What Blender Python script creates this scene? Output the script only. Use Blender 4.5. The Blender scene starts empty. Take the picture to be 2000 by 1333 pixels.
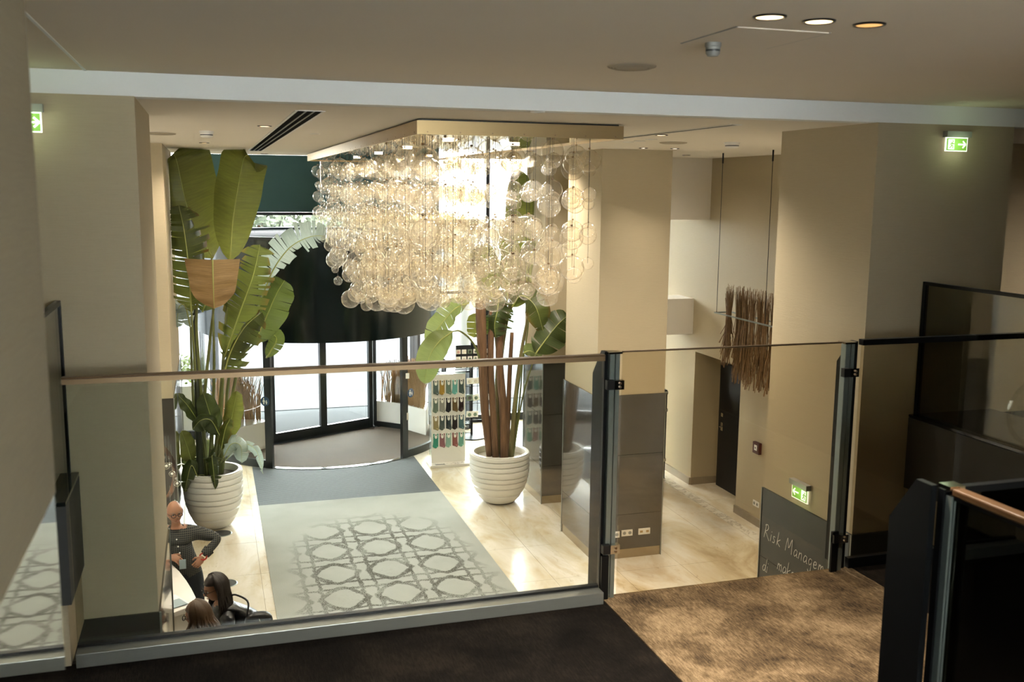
import bpy, bmesh, math, random
from mathutils import Vector, Matrix
random.seed(11)
S = bpy.context.scene
C = S.collection

# ---------------------------------------------------------------- camera, world, light, exposure
EYE = 4.95                      # camera height above the lobby floor
MEZ = 2.27                      # landing floor
CEIL = 5.47                     # lobby ceiling
NCEIL = 5.61                    # landing ceiling
FPX, PITCH, YAW, ROLL = 1923.98, 0.152785, 0.299281, 0.0099035
_cp, _sp, _cy, _sy = math.cos(PITCH), math.sin(PITCH), math.cos(YAW), math.sin(YAW)
FW = Vector((_sy*_cp, _cy*_cp, -_sp)); _r = Vector((_cy, -_sy, 0)); _u = _r.cross(FW)
RT = _r*math.cos(ROLL) + _u*math.sin(ROLL); UP = -_r*math.sin(ROLL) + _u*math.cos(ROLL)
CAM = Vector((0, 0, EYE))
cd = bpy.data.cameras.new('camera'); cam = bpy.data.objects.new('camera', cd); C.objects.link(cam)
cam.matrix_world = Matrix(((RT.x, UP.x, -FW.x, 0), (RT.y, UP.y, -FW.y, 0), (RT.z, UP.z, -FW.z, EYE), (0, 0, 0, 1)))
cd.sensor_width = 36; cd.lens = FPX/2000*36; cd.clip_end = 400; cd.clip_start = .05
cd.dof.use_dof = True; cd.dof.focus_distance = 13.0; cd.dof.aperture_fstop = 4.0
S.camera = cam

W = bpy.data.worlds.new('overcast_sky'); S.world = W; W.use_nodes = True
_bg = W.node_tree.nodes['Background']; _bg.inputs[0].default_value = (.97, .985, 1.0, 1); _bg.inputs[1].default_value = 14.0

S.view_settings.view_transform = 'Standard'; S.view_settings.look = 'None'; S.view_settings.gamma = 1
S.view_settings.use_curve_mapping = False
S.view_settings.exposure = 1.30
S.cycles.transparent_max_bounces = 40; S.cycles.max_bounces = 6; S.cycles.diffuse_bounces = 3
S.cycles.glossy_bounces = 4; S.cycles.transmission_bounces = 6
S.cycles.caustics_reflective = False; S.cycles.caustics_refractive = False
S.cycles.sample_clamp_indirect = 6.0
S.cycles.use_light_tree = False; S.cycles.adaptive_threshold = .03

def lamp(kind, name, loc, power, color, parent=None, size=.1, spot=None, blend=.6, rot=None, sizey=None):
    d = bpy.data.lights.new(name, kind); d.energy = power; d.color = color
    if kind == 'AREA':
        d.size = size
        if sizey: d.shape = 'RECTANGLE'; d.size_y = sizey
    elif kind == 'SPOT':
        d.spot_size = math.radians(spot); d.spot_blend = blend; d.shadow_soft_size = size
    else: d.shadow_soft_size = size
    o = bpy.data.objects.new(name, d); C.objects.link(o)
    if rot: o.rotation_euler = rot
    if parent is not None:
        o.parent = parent; o.location = Vector(loc) - WL.get(parent.name, Vector())
    else: o.location = loc
    return o
WL = {}
WARM = (1.0, .88, .73)
# the daylight comes in through the glazed front: a portal tells the renderer where the opening is
_p = lamp('AREA', 'window_portal', (2.6, 19.8, 2.75), 1, (1, 1, 1), size=9.6, sizey=5.3, rot=(-math.pi/2, 0, 0))
_p.data.cycles.is_portal = True
_p = lamp('AREA', 'window_portal', (1.35, -2.75, 4.78), 1, (1, 1, 1), size=3.3, sizey=1.35, rot=(math.pi/2, 0, 0))
_p.data.cycles.is_portal = True

# ---------------------------------------------------------------- pixel helpers (photograph pixels -> points of the place)
def _ray(u, v): return RT*((u-1000)/FPX) - UP*((v-666.5)/FPX) + FW
def aty(u, v, y):
    d = _ray(u, v); return CAM + d*(y/d.y)
def atz(u, v, z):
    d = _ray(u, v); return CAM + d*((z-EYE)/d.z)
def atx(u, v, x):
    d = _ray(u, v); return CAM + d*(x/d.x)

# ---------------------------------------------------------------- materials
def lin(h):
    if isinstance(h, str):
        h = h.lstrip('#'); c = [int(h[i:i+2], 16)/255 for i in (0, 2, 4)]
        return tuple(x/12.92 if x <= .04045 else ((x+.055)/1.055)**2.4 for x in c)
    return h
class NT:
    def __init__(s, name):
        s.m = bpy.data.materials.new(name); s.m.use_nodes = True; s.t = s.m.node_tree
        s.b = s.t.nodes['Principled BSDF']; s.out = s.t.nodes['Material Output']
    def n(s, typ, **kw):
        x = s.t.nodes.new(typ)
        for k, v in kw.items(): setattr(x, k, v)
        return x
    def link(s, a, b): s.t.links.new(a, b)
    def put(s, sock, v):
        if hasattr(v, 'is_output'): s.link(v, sock)
        elif isinstance(v, tuple): sock.default_value = v if len(v) == len(sock.default_value) else (*v, 1)
        else: sock.default_value = v
    def math(s, op, a, b=0.0, c=None, clamp=False):
        x = s.n('ShaderNodeMath', operation=op, use_clamp=clamp); s.put(x.inputs[0], a); s.put(x.inputs[1], b)
        if c is not None: s.put(x.inputs[2], c)
        return x.outputs[0]
    def pos(s): return s.n('ShaderNodeNewGeometry').outputs['Position']
    def obj(s): return s.n('ShaderNodeTexCoord').outputs['Object']
    def uv(s): return s.n('ShaderNodeTexCoord').outputs['UV']
    def scale(s, vec, sc):
        x = s.n('ShaderNodeMapping'); s.link(vec, x.inputs[0]); x.inputs['Scale'].default_value = sc; return x.outputs[0]
    def noise(s, vec, scale, detail=3, rough=.55, dist=0):
        x = s.n('ShaderNodeTexNoise'); s.link(vec, x.inputs['Vector']); x.inputs['Scale'].default_value = scale
        x.inputs['Detail'].default_value = detail; x.inputs['Roughness'].default_value = rough; x.inputs['Distortion'].default_value = dist
        return x.outputs['Fac']
    def ramp(s, f, *stops):
        x = s.n('ShaderNodeValToRGB'); s.link(f, x.inputs[0]); e = x.color_ramp.elements
        while len(e) < len(stops): e.new(.5)
        for i, (p, c) in enumerate(stops): e[i].position = p; e[i].color = (*lin(c), 1)
        return x.outputs[0]
    def range(s, f, a, b, c=0., d=1.):
        x = s.n('ShaderNodeMapRange'); s.put(x.inputs[0], f)
        for i, v in enumerate((a, b, c, d)): x.inputs[i+1].default_value = v
        return x.outputs[0]
    def mix(s, f, a, b):
        x = s.n('ShaderNodeMix', data_type='RGBA'); s.put(x.inputs['Factor'], f)
        s.put(x.inputs[6], a if not isinstance(a, str) else (*lin(a), 1)); s.put(x.inputs[7], b if not isinstance(b, str) else (*lin(b), 1)); return x.outputs[2]
    def bump(s, h, st, dist=.02):
        x = s.n('ShaderNodeBump'); x.inputs['Strength'].default_value = st; x.inputs['Distance'].default_value = dist
        s.link(h, x.inputs['Height']); s.link(x.outputs[0], s.b.inputs['Normal']); return x.outputs[0]
    def set(s, **kw):
        for k, v in kw.items(): s.put(s.b.inputs[k.replace('_', ' ')], v)
        return s
MATS = {}
def plain(name, col, rough=.5, metal=0., var=.0, vs=8., bump=0., bs=60., spec=None, stretch=None, world=False):
    t = NT(name); c = lin(col)
    vec = t.pos() if world else t.obj()
    if stretch: vec = t.scale(vec, stretch)
    if var:
        k = t.noise(vec, vs, 4)
        t.set(Base_Color=t.mix(k, tuple(x*(1-var) for x in c)+(1,), tuple(min(1, x*(1+var)) for x in c)+(1,)))
    else: t.set(Base_Color=c)
    t.set(Roughness=rough, Metallic=metal)
    if spec is not None: t.set(Specular_IOR_Level=spec)
    if bump: t.bump(t.noise(vec, bs, 3), bump)
    MATS[name] = t.m; return t.m
def emis(name, col, st):
    t = NT(name); t.set(Base_Color=lin(col), Emission_Color=lin(col)+(1,), Emission_Strength=st); MATS[name] = t.m; return t.m
def thin_glass(name, tint, base=.04, rim=.75, power=4.0, rough=.02, gloss=(1, 1, 1), body=None, bodyf=0.):
    """thin clear pane: mostly see-through, reflecting more at grazing angles"""
    t = NT(name); tr = t.n('ShaderNodeBsdfTransparent'); tr.inputs[0].default_value = (*lin(tint), 1)
    gl = t.n('ShaderNodeBsdfGlossy'); gl.inputs[0].default_value = (*gloss, 1); gl.inputs['Roughness'].default_value = rough
    lw = t.n('ShaderNodeLayerWeight'); lw.inputs[0].default_value = .5
    f = t.math('POWER', lw.outputs['Facing'], power); f = t.math('MULTIPLY_ADD', f, rim, base)
    mx = t.n('ShaderNodeMixShader'); t.link(f, mx.inputs[0]); t.link(tr.outputs[0], mx.inputs[1]); t.link(gl.outputs[0], mx.inputs[2])
    last = mx.outputs[0]
    if body:
        df = t.n('ShaderNodeBsdfTranslucent'); df.inputs[0].default_value = (*lin(body), 1)
        m2 = t.n('ShaderNodeMixShader'); m2.inputs[0].default_value = bodyf
        t.link(last, m2.inputs[1]); t.link(df.outputs[0], m2.inputs[2]); last = m2.outputs[0]
    t.link(last, t.out.inputs[0]); MATS[name] = t.m; return t.m

def wallpaper(name, col, k=.10):
    t = NT(name); c = lin(col)
    v = t.scale(t.pos(), (2.2, 2.2, 55)); h = t.noise(v, 3, 5, .65)
    g = t.noise(t.scale(t.pos(), (9, 9, 260)), 1.3, 2)
    hh = t.math('ADD', t.math('MULTIPLY', h, .6), t.math('MULTIPLY', g, .4))
    t.set(Base_Color=t.mix(hh, tuple(x*(1-k) for x in c)+(1,), tuple(min(1, x*(1+k)) for x in c)+(1,)), Roughness=.72, Specular_IOR_Level=.25)
    t.bump(hh, .25, .01); MATS[name] = t.m; return t.m
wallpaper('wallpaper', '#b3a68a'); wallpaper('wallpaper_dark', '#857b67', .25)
plain('vent_paint', '#b0a590', .7); plain('plaster', '#e6dfd2', .85, var=.03, vs=1.5, world=True)
plain('plaster_near', '#e4dac9', .85, var=.04, vs=.9, world=True)
plain('beam_paint', '#eef0ee', .8, var=.03, vs=2)
def clad():
    t = NT('dark_cladding'); n = t.noise(t.pos(), 1.2, 4)
    t.set(Base_Color=t.mix(n, '#3e3b35', '#4d4941'), Roughness=.09, Specular_IOR_Level=.7); t.set(Coat_Weight=.5, Coat_Roughness=.03); MATS['dark_cladding'] = t.m
clad()
plain('cladding_slate', '#3c403c', .30, var=.12, vs=3, spec=.6, world=True)
plain('mirror_panel', '#b9bab4', .03, 1.0, var=.02)
plain('plinth_metal', '#a99b83', .25, .9)
plain('steel', '#969891', .30, .6, var=.10, vs=4, bump=.06, bs=30, stretch=(1, 8, 8))
plain('steel_post', '#8b958f', .30, .65, var=.12, vs=5)
plain('bronze', '#9a8265', .38, 1.0, var=.15, vs=3)
plain('rail_bronze', '#6e563b', .40, .3, var=.2, vs=3); plain('dull_brass', '#5d5034', .6); plain('rail_wood', '#463019', .40, .0, var=.3, vs=4, stretch=(6, .6, 6))
thin_glass('smoked_glass', '#767972', .05, .7, 4.0)
plain('dark_metal', '#191b1d', .32, .6, var=.08)
plain('matte_black', '#0d0d0d', .95, spec=.05)  # matte black for the slot recesses and the drum lid
plain('black_gloss', '#0b1112', .10, .0, spec=.8)
plain('drum_gloss', '#0a1718', .16, .35, spec=.8)
plain('door_frame', '#1f2426', .30, .4)
plain('chrome', '#d8d8d4', .12, 1.0)
plain('white_plastic', '#e4e2da', .4)
plain('white_ceramic', '#e8e5dd', .32, var=.04, vs=6)
plain('white_gloss', '#ece9e2', .22)
plain('black_plastic', '#101112', .35)
plain('grey_plastic', '#8c8c86', .5)
plain('dark_grey', '#3a3b39', .6)
plain('brass_plate', '#b29a70', .34, .85, var=.05, vs=2)
plain('polished_mirror', '#e6e2d6', .025, 1.0)
plain('soil', '#4b463e', .95, var=.5, vs=60, bump=.6, bs=70)
plain('pebbles', '#a49c8c', .9, var=.45, vs=55, bump=.9, bs=60)
plain('teal_panel', '#466868', .55, .0, var=.12, vs=1.0, spec=.3)
plain('asphalt', '#303234', .9, var=.10, vs=.3, world=True, spec=.1); plain('grey_mat', '#2a2c2e', .9, var=.15, vs=3, world=True, spec=.1)
plain('paving_dark', '#15171a', .9, var=.15, vs=.7, world=True)
plain('door_black', '#15171a', .45, var=.1, vs=4)
plain('baseboard_stone', '#8c816d', .4, var=.2, vs=5)
plain('tag_white', '#f0eee6', .6)
plain('paper', '#eceff2', .7); plain('paper_grey', '#9fb0b6', .6)
emis('lamp_face', '#ffdba0', 3.0); emis('lamp_dim', '#dba766', .6); emis('spot_face', '#fff0d8', 6.0)
emis('exit_green', '#6f9c3c', .28); emis('exit_white', '#f2f7e8', .42)
thin_glass('rail_glass', '#f8faf8', .04, .80, 4.0)
thin_glass('gate_glass', '#f4f0e8', .03, .75, 4.0)
thin_glass('parapet_glass', '#cbccc4', .05, .7, 4.0)
thin_glass('window_glass', '#fafdfc', .04, .6, 4.0)
def bubble_glass():
    # thin blown glass: clear in the middle, more reflecting towards the rim; refraction's dark rim and cream lamp glow put into the colour
    t = NT('bubble_glass'); lw = t.n('ShaderNodeLayerWeight'); lw.inputs[0].default_value = .5; fc = lw.outputs['Facing']
    tr = t.n('ShaderNodeBsdfTransparent'); t.link(t.mix(t.math('POWER', fc, 4.0), '#fffdf8', '#c2b297'), tr.inputs[0])
    gl = t.n('ShaderNodeBsdfGlossy'); gl.inputs[0].default_value = (1, 1, .985, 1); gl.inputs['Roughness'].default_value = .02
    mx = t.n('ShaderNodeMixShader'); t.link(t.math('MULTIPLY_ADD', t.math('POWER', fc, 3.4), .7, .025), mx.inputs[0]); t.link(tr.outputs[0], mx.inputs[1]); t.link(gl.outputs[0], mx.inputs[2])
    df = t.n('ShaderNodeBsdfTranslucent'); df.inputs[0].default_value = (*lin('#fffaf0'), 1); m2 = t.n('ShaderNodeMixShader'); m2.inputs[0].default_value = .08
    t.link(mx.outputs[0], m2.inputs[1]); t.link(df.outputs[0], m2.inputs[2]); t.link(m2.outputs[0], t.out.inputs[0]); MATS['bubble_glass'] = t.m
bubble_glass()
thin_glass('small_glass', '#fbfbf6', .05, .8, 2.0, .03)
thin_glass('acrylic', '#f2f6f4', .06, .6, 3.0)
def travertine():
    t = NT('travertine'); p = t.pos()
    a = t.noise(t.scale(p, (1.0, .45, 1)), 1.3, 6, .62, .6); b = t.noise(t.scale(p, (2.2, .9, 1)), 6, 5, .7, 1.2)
    col = t.ramp(a, (.28, '#a08c69'), (.43, '#cbbda0'), (.58, '#ddd6c7'), (.80, '#c0ab86'))
    vein = t.range(b, .60, .74); col = t.mix(t.math('MULTIPLY', vein, .55), col, '#86704d')
    t.set(Base_Color=col, Roughness=t.range(b, .3, .8, .14, .30), Specular_IOR_Level=.5); MATS['travertine'] = t.m
travertine()
def marble():
    t = NT('pale_marble'); p = t.pos(); b = t.noise(p, 2.6, 6, .7, 1.6)
    v = t.range(t.math('ABSOLUTE', t.math('SUBTRACT', b, .5)), 0, .05, 1, 0)
    t.set(Base_Color=t.mix(t.math('MULTIPLY', v, .6), '#d9d2c2', '#7f7768'), Roughness=.2); MATS['pale_marble'] = t.m
marble()
def carpet_brown(name, a, b, c):
    t = NT(name); p = t.pos()
    n1 = t.noise(p, 2.6, 5, .6, .3); n2 = t.noise(t.scale(p, (60, 9, 60)), 1.6, 3, .7); n3 = t.noise(p, 190, 2)
    f = t.math('ADD', t.math('MULTIPLY', n1, .52), t.math('ADD', t.math('MULTIPLY', n2, .36), t.math('MULTIPLY', n3, .12)))
    t.set(Base_Color=t.ramp(f, (.38, a), (.5, b), (.63, c)), Roughness=.95, Specular_IOR_Level=.1); t.bump(t.math('ADD', n2, n3), .5, .01); MATS[name] = t.m
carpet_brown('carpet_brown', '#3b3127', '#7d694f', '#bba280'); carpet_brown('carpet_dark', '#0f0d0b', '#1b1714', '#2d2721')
def carpet_lattice():
    t = NT('lattice_carpet'); sx = t.n('ShaderNodeSeparateXYZ')
    # wobble makes the woven lines ragged
    nz = t.n('ShaderNodeTexNoise'); t.link(t.pos(), nz.inputs['Vector']); nz.inputs['Scale'].default_value = 9; nz.inputs['Detail'].default_value = 3
    sub = t.n('ShaderNodeVectorMath', operation='SUBTRACT'); t.link(nz.outputs['Color'], sub.inputs[0]); sub.inputs[1].default_value = (.5, .5, .5)
    sc = t.n('ShaderNodeVectorMath', operation='SCALE'); t.link(sub.outputs[0], sc.inputs[0]); sc.inputs['Scale'].default_value = .09
    ad = t.n('ShaderNodeVectorMath', operation='ADD'); t.link(t.pos(), ad.inputs[0]); t.link(sc.outputs[0], ad.inputs[1]); t.link(ad.outputs[0], sx.inputs[0])
    def cell(s, c0, per):
        f = t.math('ADD', t.math('DIVIDE', t.math('SUBTRACT', s, c0), per), 100.5)
        return t.math('ABSOLUTE', t.math('SUBTRACT', t.math('FRACT', f), .5))
    ax = cell(sx.outputs[0], 2.13, .695); ay = cell(sx.outputs[1], 12.25, .815)
    rad = t.math('POWER', t.math('ADD', t.math('POWER', ax, 1.35), t.math('POWER', ay, 1.35)), 1/1.35)
    band = lambda v, c, w: t.range(t.math('ABSOLUTE', t.math('SUBTRACT', v, c)), w*.55, w, 1, 0)
    d = t.math('MAXIMUM', band(rad, .41, .075), t.math('MAXIMUM', band(ax, .37, .045), band(ay, .37, .045)))
    d = t.math('MULTIPLY', d, t.range(rad, .31, .35))
    # the pattern fades out towards the edges of the carpet
    s2 = t.n('ShaderNodeSeparateXYZ'); t.link(t.pos(), s2.inputs[0])
    ex = t.math('POWER', t.math('ABSOLUTE', t.math('DIVIDE', t.math('SUBTRACT', s2.outputs[0], 2.13), 1.22)), 2.5)
    ey = t.math('POWER', t.math('ABSOLUTE', t.math('DIVIDE', t.math('SUBTRACT', s2.outputs[1], 10.9), 3.45)), 4)
    big = t.noise(t.pos(), 2.2, 4, .6); fine = t.noise(t.pos(), 70, 2, .7)
    fade = t.range(t.math('ADD', t.math('ADD', ex, ey), t.math('MULTIPLY', t.math('SUBTRACT', big, .5), 1.3)), .55, 1.25, 1, 0)
    grain = t.range(t.math('ADD', fine, t.math('MULTIPLY', t.math('SUBTRACT', big, .5), .6)), .40, .56)
    k = t.math('MULTIPLY', t.math('MULTIPLY', d, fade), t.math('MULTIPLY_ADD', grain, .75, .25))
    # loose dark flecks around the lattice
    fl = t.math('MULTIPLY', t.range(t.noise(t.scale(t.pos(), (1, 2.4, 1)), 26, 4, .75), .58, .66), t.range(big, .48, .62)); k = t.math('MAXIMUM', k, t.math('MULTIPLY', t.math('MULTIPLY', fl, .6), fade))
    base = t.mix(t.noise(t.pos(), 1.4, 5, .6), '#8b8d87', '#a6a8a1')
    t.set(Base_Color=t.mix(t.math('MULTIPLY', k, .92), base, '#3b392f'), Roughness=.93, Specular_IOR_Level=.15); t.bump(fine, .3, .01); MATS['lattice_carpet'] = t.m
carpet_lattice()
def ribbed():
    t = NT('ribbed_mat'); sx = t.n('ShaderNodeSeparateXYZ'); t.link(t.pos(), sx.inputs[0])
    w = t.math('ABSOLUTE', t.math('SUBTRACT', t.math('FRACT', t.math('MULTIPLY', sx.outputs[1], 19.0)), .5))
    n = t.noise(t.scale(t.pos(), (6, 90, 1)), 1.0, 3, .7)
    h = t.range(w, .12, .3); t.set(Base_Color=t.mix(t.math('MULTIPLY_ADD', n, .5, t.math('MULTIPLY', h, .5)), '#282c2d', '#585e5f'), Roughness=.75); t.bump(h, .8, .01); MATS['ribbed_mat'] = t.m
ribbed()
def brown_mat():
    t = NT('woven_mat'); n = t.noise(t.scale(t.pos(), (3, 60, 1)), 1.2, 4, .7); b = t.noise(t.pos(), 1.5, 4)
    t.set(Base_Color=t.mix(t.math('MULTIPLY_ADD', n, .6, t.math('MULTIPLY', b, .4)), '#3d3228', '#655541'), Roughness=.9); MATS['woven_mat'] = t.m
brown_mat()
def leafmat(name, dark, light, trans, tf=.35, rough=.35, brown=0.):
    t = NT(name); uv = t.uv(); n = t.noise(t.obj(), 3.0, 4)
    st = t.range(t.noise(t.scale(uv, (60, 1.2, 1)), 1.0, 3, .65), .3, .7); col = t.mix(t.math('MULTIPLY_ADD', st, .6, t.math('MULTIPLY', n, .4)), dark, light)
    if brown:
        sv = t.n('ShaderNodeSeparateXYZ'); t.link(uv, sv.inputs[0]); e = t.math('ADD', t.math('ABSOLUTE', sv.outputs[1]), t.math('MULTIPLY', n, .8))
        col = t.mix(t.range(e, 1.45-brown, 1.6-brown*.6), col, '#6e5128')
    t.set(Base_Color=col, Roughness=rough, Specular_IOR_Level=.45); t.bump(st, .25, .01)
    tl = t.n('ShaderNodeBsdfTranslucent'); t.link(t.mix(.6, col, trans), tl.inputs[0])
    mx = t.n('ShaderNodeMixShader'); mx.inputs[0].default_value = tf; t.link(t.b.outputs[0], mx.inputs[1]); t.link(tl.outputs[0], mx.inputs[2]); t.link(mx.outputs[0], t.out.inputs[0]); MATS[name] = t.m
leafmat('leaf_green', '#2f3714', '#666b2c', '#979642', .40); leafmat('leaf_dark', '#232e14', '#46542a', '#7f8c3a', .30)
leafmat('leaf_torn', '#2a3517', '#525d2a', '#989c46', .40, .4, .35); leafmat('leaf_brown', '#57401f', '#a98a5c', '#b08a55', .25, .6)
leafmat('leaf_pale', '#7f8f86', '#aebbb2', '#c9d6c4', .30, .25); leafmat('leaf_light', '#4c5a2c', '#77844a', '#a4ae68', .40)
plain('leaf_rib', '#9a9f55', .45, var=.15); plain('stalk', '#6e7440', .45, var=.3, vs=5, stretch=(1, 1, .3)); plain('stalk_dark', '#2c3320', .5, var=.2)
plain('bark', '#74573f', .85, var=.75, vs=30, bump=.9, bs=40, stretch=(1, 1, .10)); plain('bark_green', '#7b744c', .7, var=.6, vs=26, bump=.5, bs=40, stretch=(1, 1, .10))
plain('reed', '#735a3a', .8, var=.45, vs=30); plain('reed_pale', '#a8855a', .85, var=.4, vs=30)
plain('skin', '#a3755a', .5, var=.06, vs=30); plain('lip', '#9a5f50', .5)
plain('jeans', '#1c222b', .85, var=.2, vs=30); plain('leather', '#15161a', .28, var=.3, vs=14, bump=.4, bs=16)
plain('hair_dark', '#2a2019', .45, var=.4, vs=40, stretch=(1, 1, .15)); plain('hair_brown', '#5a422b', .45, var=.45, vs=40, stretch=(1, 1, .15)); plain('hair_grey', '#8c8276', .6)
plain('coat_dark', '#231f1e', .8, var=.2, vs=10); plain('scarf', '#8d8a80', .9, var=.4, vs=40); plain('shoe_leather', '#17130f', .4)
plain('red_strap', '#a52a1a', .5); plain('eye_white', '#b9b2a6', .6); plain('iris', '#2a1d14', .2)
def shirt():
    t = NT('check_shirt'); sp = t.n('ShaderNodeSeparateXYZ'); t.link(t.obj(), sp.inputs[0])
    f = lambda s, k: t.range(t.math('ABSOLUTE', t.math('SUBTRACT', t.math('FRACT', t.math('MULTIPLY', s, k)), .5)), .32, .42)
    g = t.math('MAXIMUM', f(sp.outputs[0], 52), f(sp.outputs[2], 52))
    t.set(Base_Color=t.mix(g, '#191b1e', '#55534a'), Roughness=.85); MATS['check_shirt'] = t.m
shirt()

# ---------------------------------------------------------------- mesh builder
class MB:
    def __init__(s): s.v = []; s.f = []; s.m = []; s.uv = []; s.has_uv = False; s.cm = 0
    def vert(s, p, uv=(0, 0)): s.v.append(Vector(p)); s.uv.append(uv); return len(s.v)-1
    def face(s, *i): s.f.append(tuple(i)); s.m.append(s.cm)
    def mat(s, i): s.cm = i; return s
    def box(s, x0, x1, y0, y1, z0, z1):
        b = len(s.v)
        for z in (z0, z1):
            for x, y in ((x0, y0), (x1, y0), (x1, y1), (x0, y1)): s.vert((x, y, z))
        for q in ((3, 2, 1, 0), (4, 5, 6, 7), (0, 1, 5, 4), (1, 2, 6, 5), (2, 3, 7, 6), (3, 0, 4, 7)): s.face(*[b+i for i in q])
        return s
    def bar(s, a, b, w, h, up=(0, 0, 1)):
        a, b = Vector(a), Vector(b); t = (b-a).normalized(); sd = t.cross(Vector(up))
        if sd.length < 1e-4: sd = t.cross(Vector((1, 0, 0)))
        sd.normalize(); n = sd.cross(t); k = len(s.v)
        for p in (a, b):
            for i, j in ((-1, -1), (1, -1), (1, 1), (-1, 1)): s.vert(p+sd*(w/2*i)+n*(h/2*j))
        for q in ((3, 2, 1, 0), (4, 5, 6, 7), (0, 1, 5, 4), (1, 2, 6, 5), (2, 3, 7, 6), (3, 0, 4, 7)): s.face(*[k+i for i in q])
        return s
    def prism(s, pts, d):
        """polygon (3D points) extruded by vector d"""
        k = len(s.v); n = len(pts); d = Vector(d)
        for p in pts: s.vert(p)
        for p in pts: s.vert(Vector(p)+d)
        s.face(*range(k+n-1, k-1, -1)); s.face(*range(k+n, k+2*n))
        for i in range(n): j = (i+1) % n; s.face(k+i, k+j, k+n+j, k+n+i)
        return s
    def tube(s, pts, rad, n=8, cap=True, flat=1.0):
        pts = [Vector(p) for p in pts]; m = len(pts)
        if not hasattr(rad, '__len__'): rad = [rad]*m
        t0 = (pts[1]-pts[0]).normalized(); a = t0.orthogonal().normalized(); rings = []
        for i in range(m):
            t = (pts[min(i+1, m-1)]-pts[max(i-1, 0)])
            t = t.normalized() if t.length > 1e-9 else t0
            a = (a-t*a.dot(t)); a = a.normalized() if a.length > 1e-6 else t.orthogonal().normalized(); b = t.cross(a)
            rings.append([s.vert(pts[i]+(a*math.cos(6.2831853*k/n)+b*math.sin(6.2831853*k/n)*flat)*rad[i], (i/(m-1), k/n)) for k in range(n)])
        for i in range(m-1):
            for k in range(n): j = (k+1) % n; s.face(rings[i][k], rings[i][j], rings[i+1][j], rings[i+1][k])
        if cap: s.face(*rings[0][::-1]); s.face(*rings[-1])
        return s
    def lathe(s, c, prof, n=32, a0=0., a1=6.2831853):
        """profile [(r, z)] turned about the vertical through c"""
        c = Vector(c); full = abs(a1-a0-6.2831853) < 1e-4; cols = n if full else n+1; rows = []
        for r, z in prof: rows.append([s.vert(c+Vector((r*math.cos(a0+(a1-a0)*k/n), r*math.sin(a0+(a1-a0)*k/n), z)), (k/n, z)) for k in range(cols)])
        for i in range(len(prof)-1):
            for k in range(n): j = (k+1) % cols; s.face(rows[i][k], rows[i][j], rows[i+1][j], rows[i+1][k])
        return s
    def disc(s, c, r, z=None, n=24, up=1):
        c = Vector(c); ids = [s.vert(c+Vector((r*math.cos(6.2831853*k/n), r*math.sin(6.2831853*k/n), 0))) for k in range(n)]
        s.face(*(ids if up > 0 else ids[::-1])); return s
    def ball(s, c, r, nu=16, nv=10, fn=None, M=None):
        c = Vector(c); rr = Vector(r) if hasattr(r, '__len__') else Vector((r, r, r)); rows = []
        for i in range(nv+1):
            th = math.pi*i/nv; row = []
            for k in range(nu):
                ph = 6.2831853*k/nu; d = Vector((math.sin(th)*math.cos(ph), math.sin(th)*math.sin(ph), math.cos(th)))
                p = fn(d) if fn else Vector((d.x*rr.x, d.y*rr.y, d.z*rr.z))
                if M is not None: p = M @ p
                row.append(s.vert(c+p)); 
                if i in (0, nv): row = row*nu; break
            rows.append(row)
        for i in range(nv):
            for k in range(nu):
                j = (k+1) % nu; q = [rows[i][k], rows[i+1][k], rows[i+1][j], rows[i][j]]
                q = [x for n_, x in enumerate(q) if x not in q[:n_]]
                if len(q) > 2: s.face(*q)
        return s
    def add(s, o, off=(0, 0, 0), sc=1.0):
        k = len(s.v); off = Vector(off)
        for p, u in zip(o.v, o.uv): s.vert(p*sc+off, u)
        for f, m in zip(o.f, o.m): s.f.append(tuple(i+k for i in f)); s.m.append(m)
        return s
    def mesh(s, name, mats, off=(0, 0, 0), smooth=False, uv=False):
        me = bpy.data.meshes.new(name); off = Vector(off)
        me.from_pydata([tuple(p-off) for p in s.v], [], s.f)
        for m in (mats if isinstance(mats, (list, tuple)) else [mats]): me.materials.append(MATS[m] if isinstance(m, str) else m)
        me.polygons.foreach_set('material_index', s.m)
        if smooth: me.polygons.foreach_set('use_smooth', [True]*len(s.f))
        if uv:
            l = me.uv_layers.new(name='uv')
            for lp in me.loops: l.data[lp.index].uv = s.uv[lp.vertex_index]
        me.update(); return me
    def build(s, name, mats, parent=None, smooth=False, uv=False, bevel=0., auto=False, **tags):
        if parent is not None: off = WL[parent.name]
        else:
            xs = [p.x for p in s.v]; ys = [p.y for p in s.v]; zs = [p.z for p in s.v]; off = Vector(((min(xs)+max(xs))/2, (min(ys)+max(ys))/2, min(zs)))
        me = s.mesh(name, mats, off, smooth or auto, uv); o = bpy.data.objects.new(name, me); C.objects.link(o)
        if auto: me.set_sharp_from_angle(angle=math.radians(40))
        if parent is not None: o.parent = parent
        else: o.location = off
        WL[o.name] = off.copy()
        if bevel: b = o.modifiers.new('edge', 'BEVEL'); b.width = bevel; b.segments = 2; b.limit_method = 'ANGLE'
        return tag(o, **tags) if tags else o
def tag(o, label=None, cat=None, group=None, kind=None):
    if label: o['label'] = label
    if cat: o['category'] = cat
    if group: o['group'] = group
    if kind: o['kind'] = kind
    return o
def thing(name, loc, label=None, cat=None, group=None, kind=None):
    o = bpy.data.objects.new(name, None); C.objects.link(o); o.location = loc; o.empty_display_size = .1; WL[o.name] = Vector(loc)
    return tag(o, label, cat, group, kind)
def B(*a): return MB().box(*a)
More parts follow.
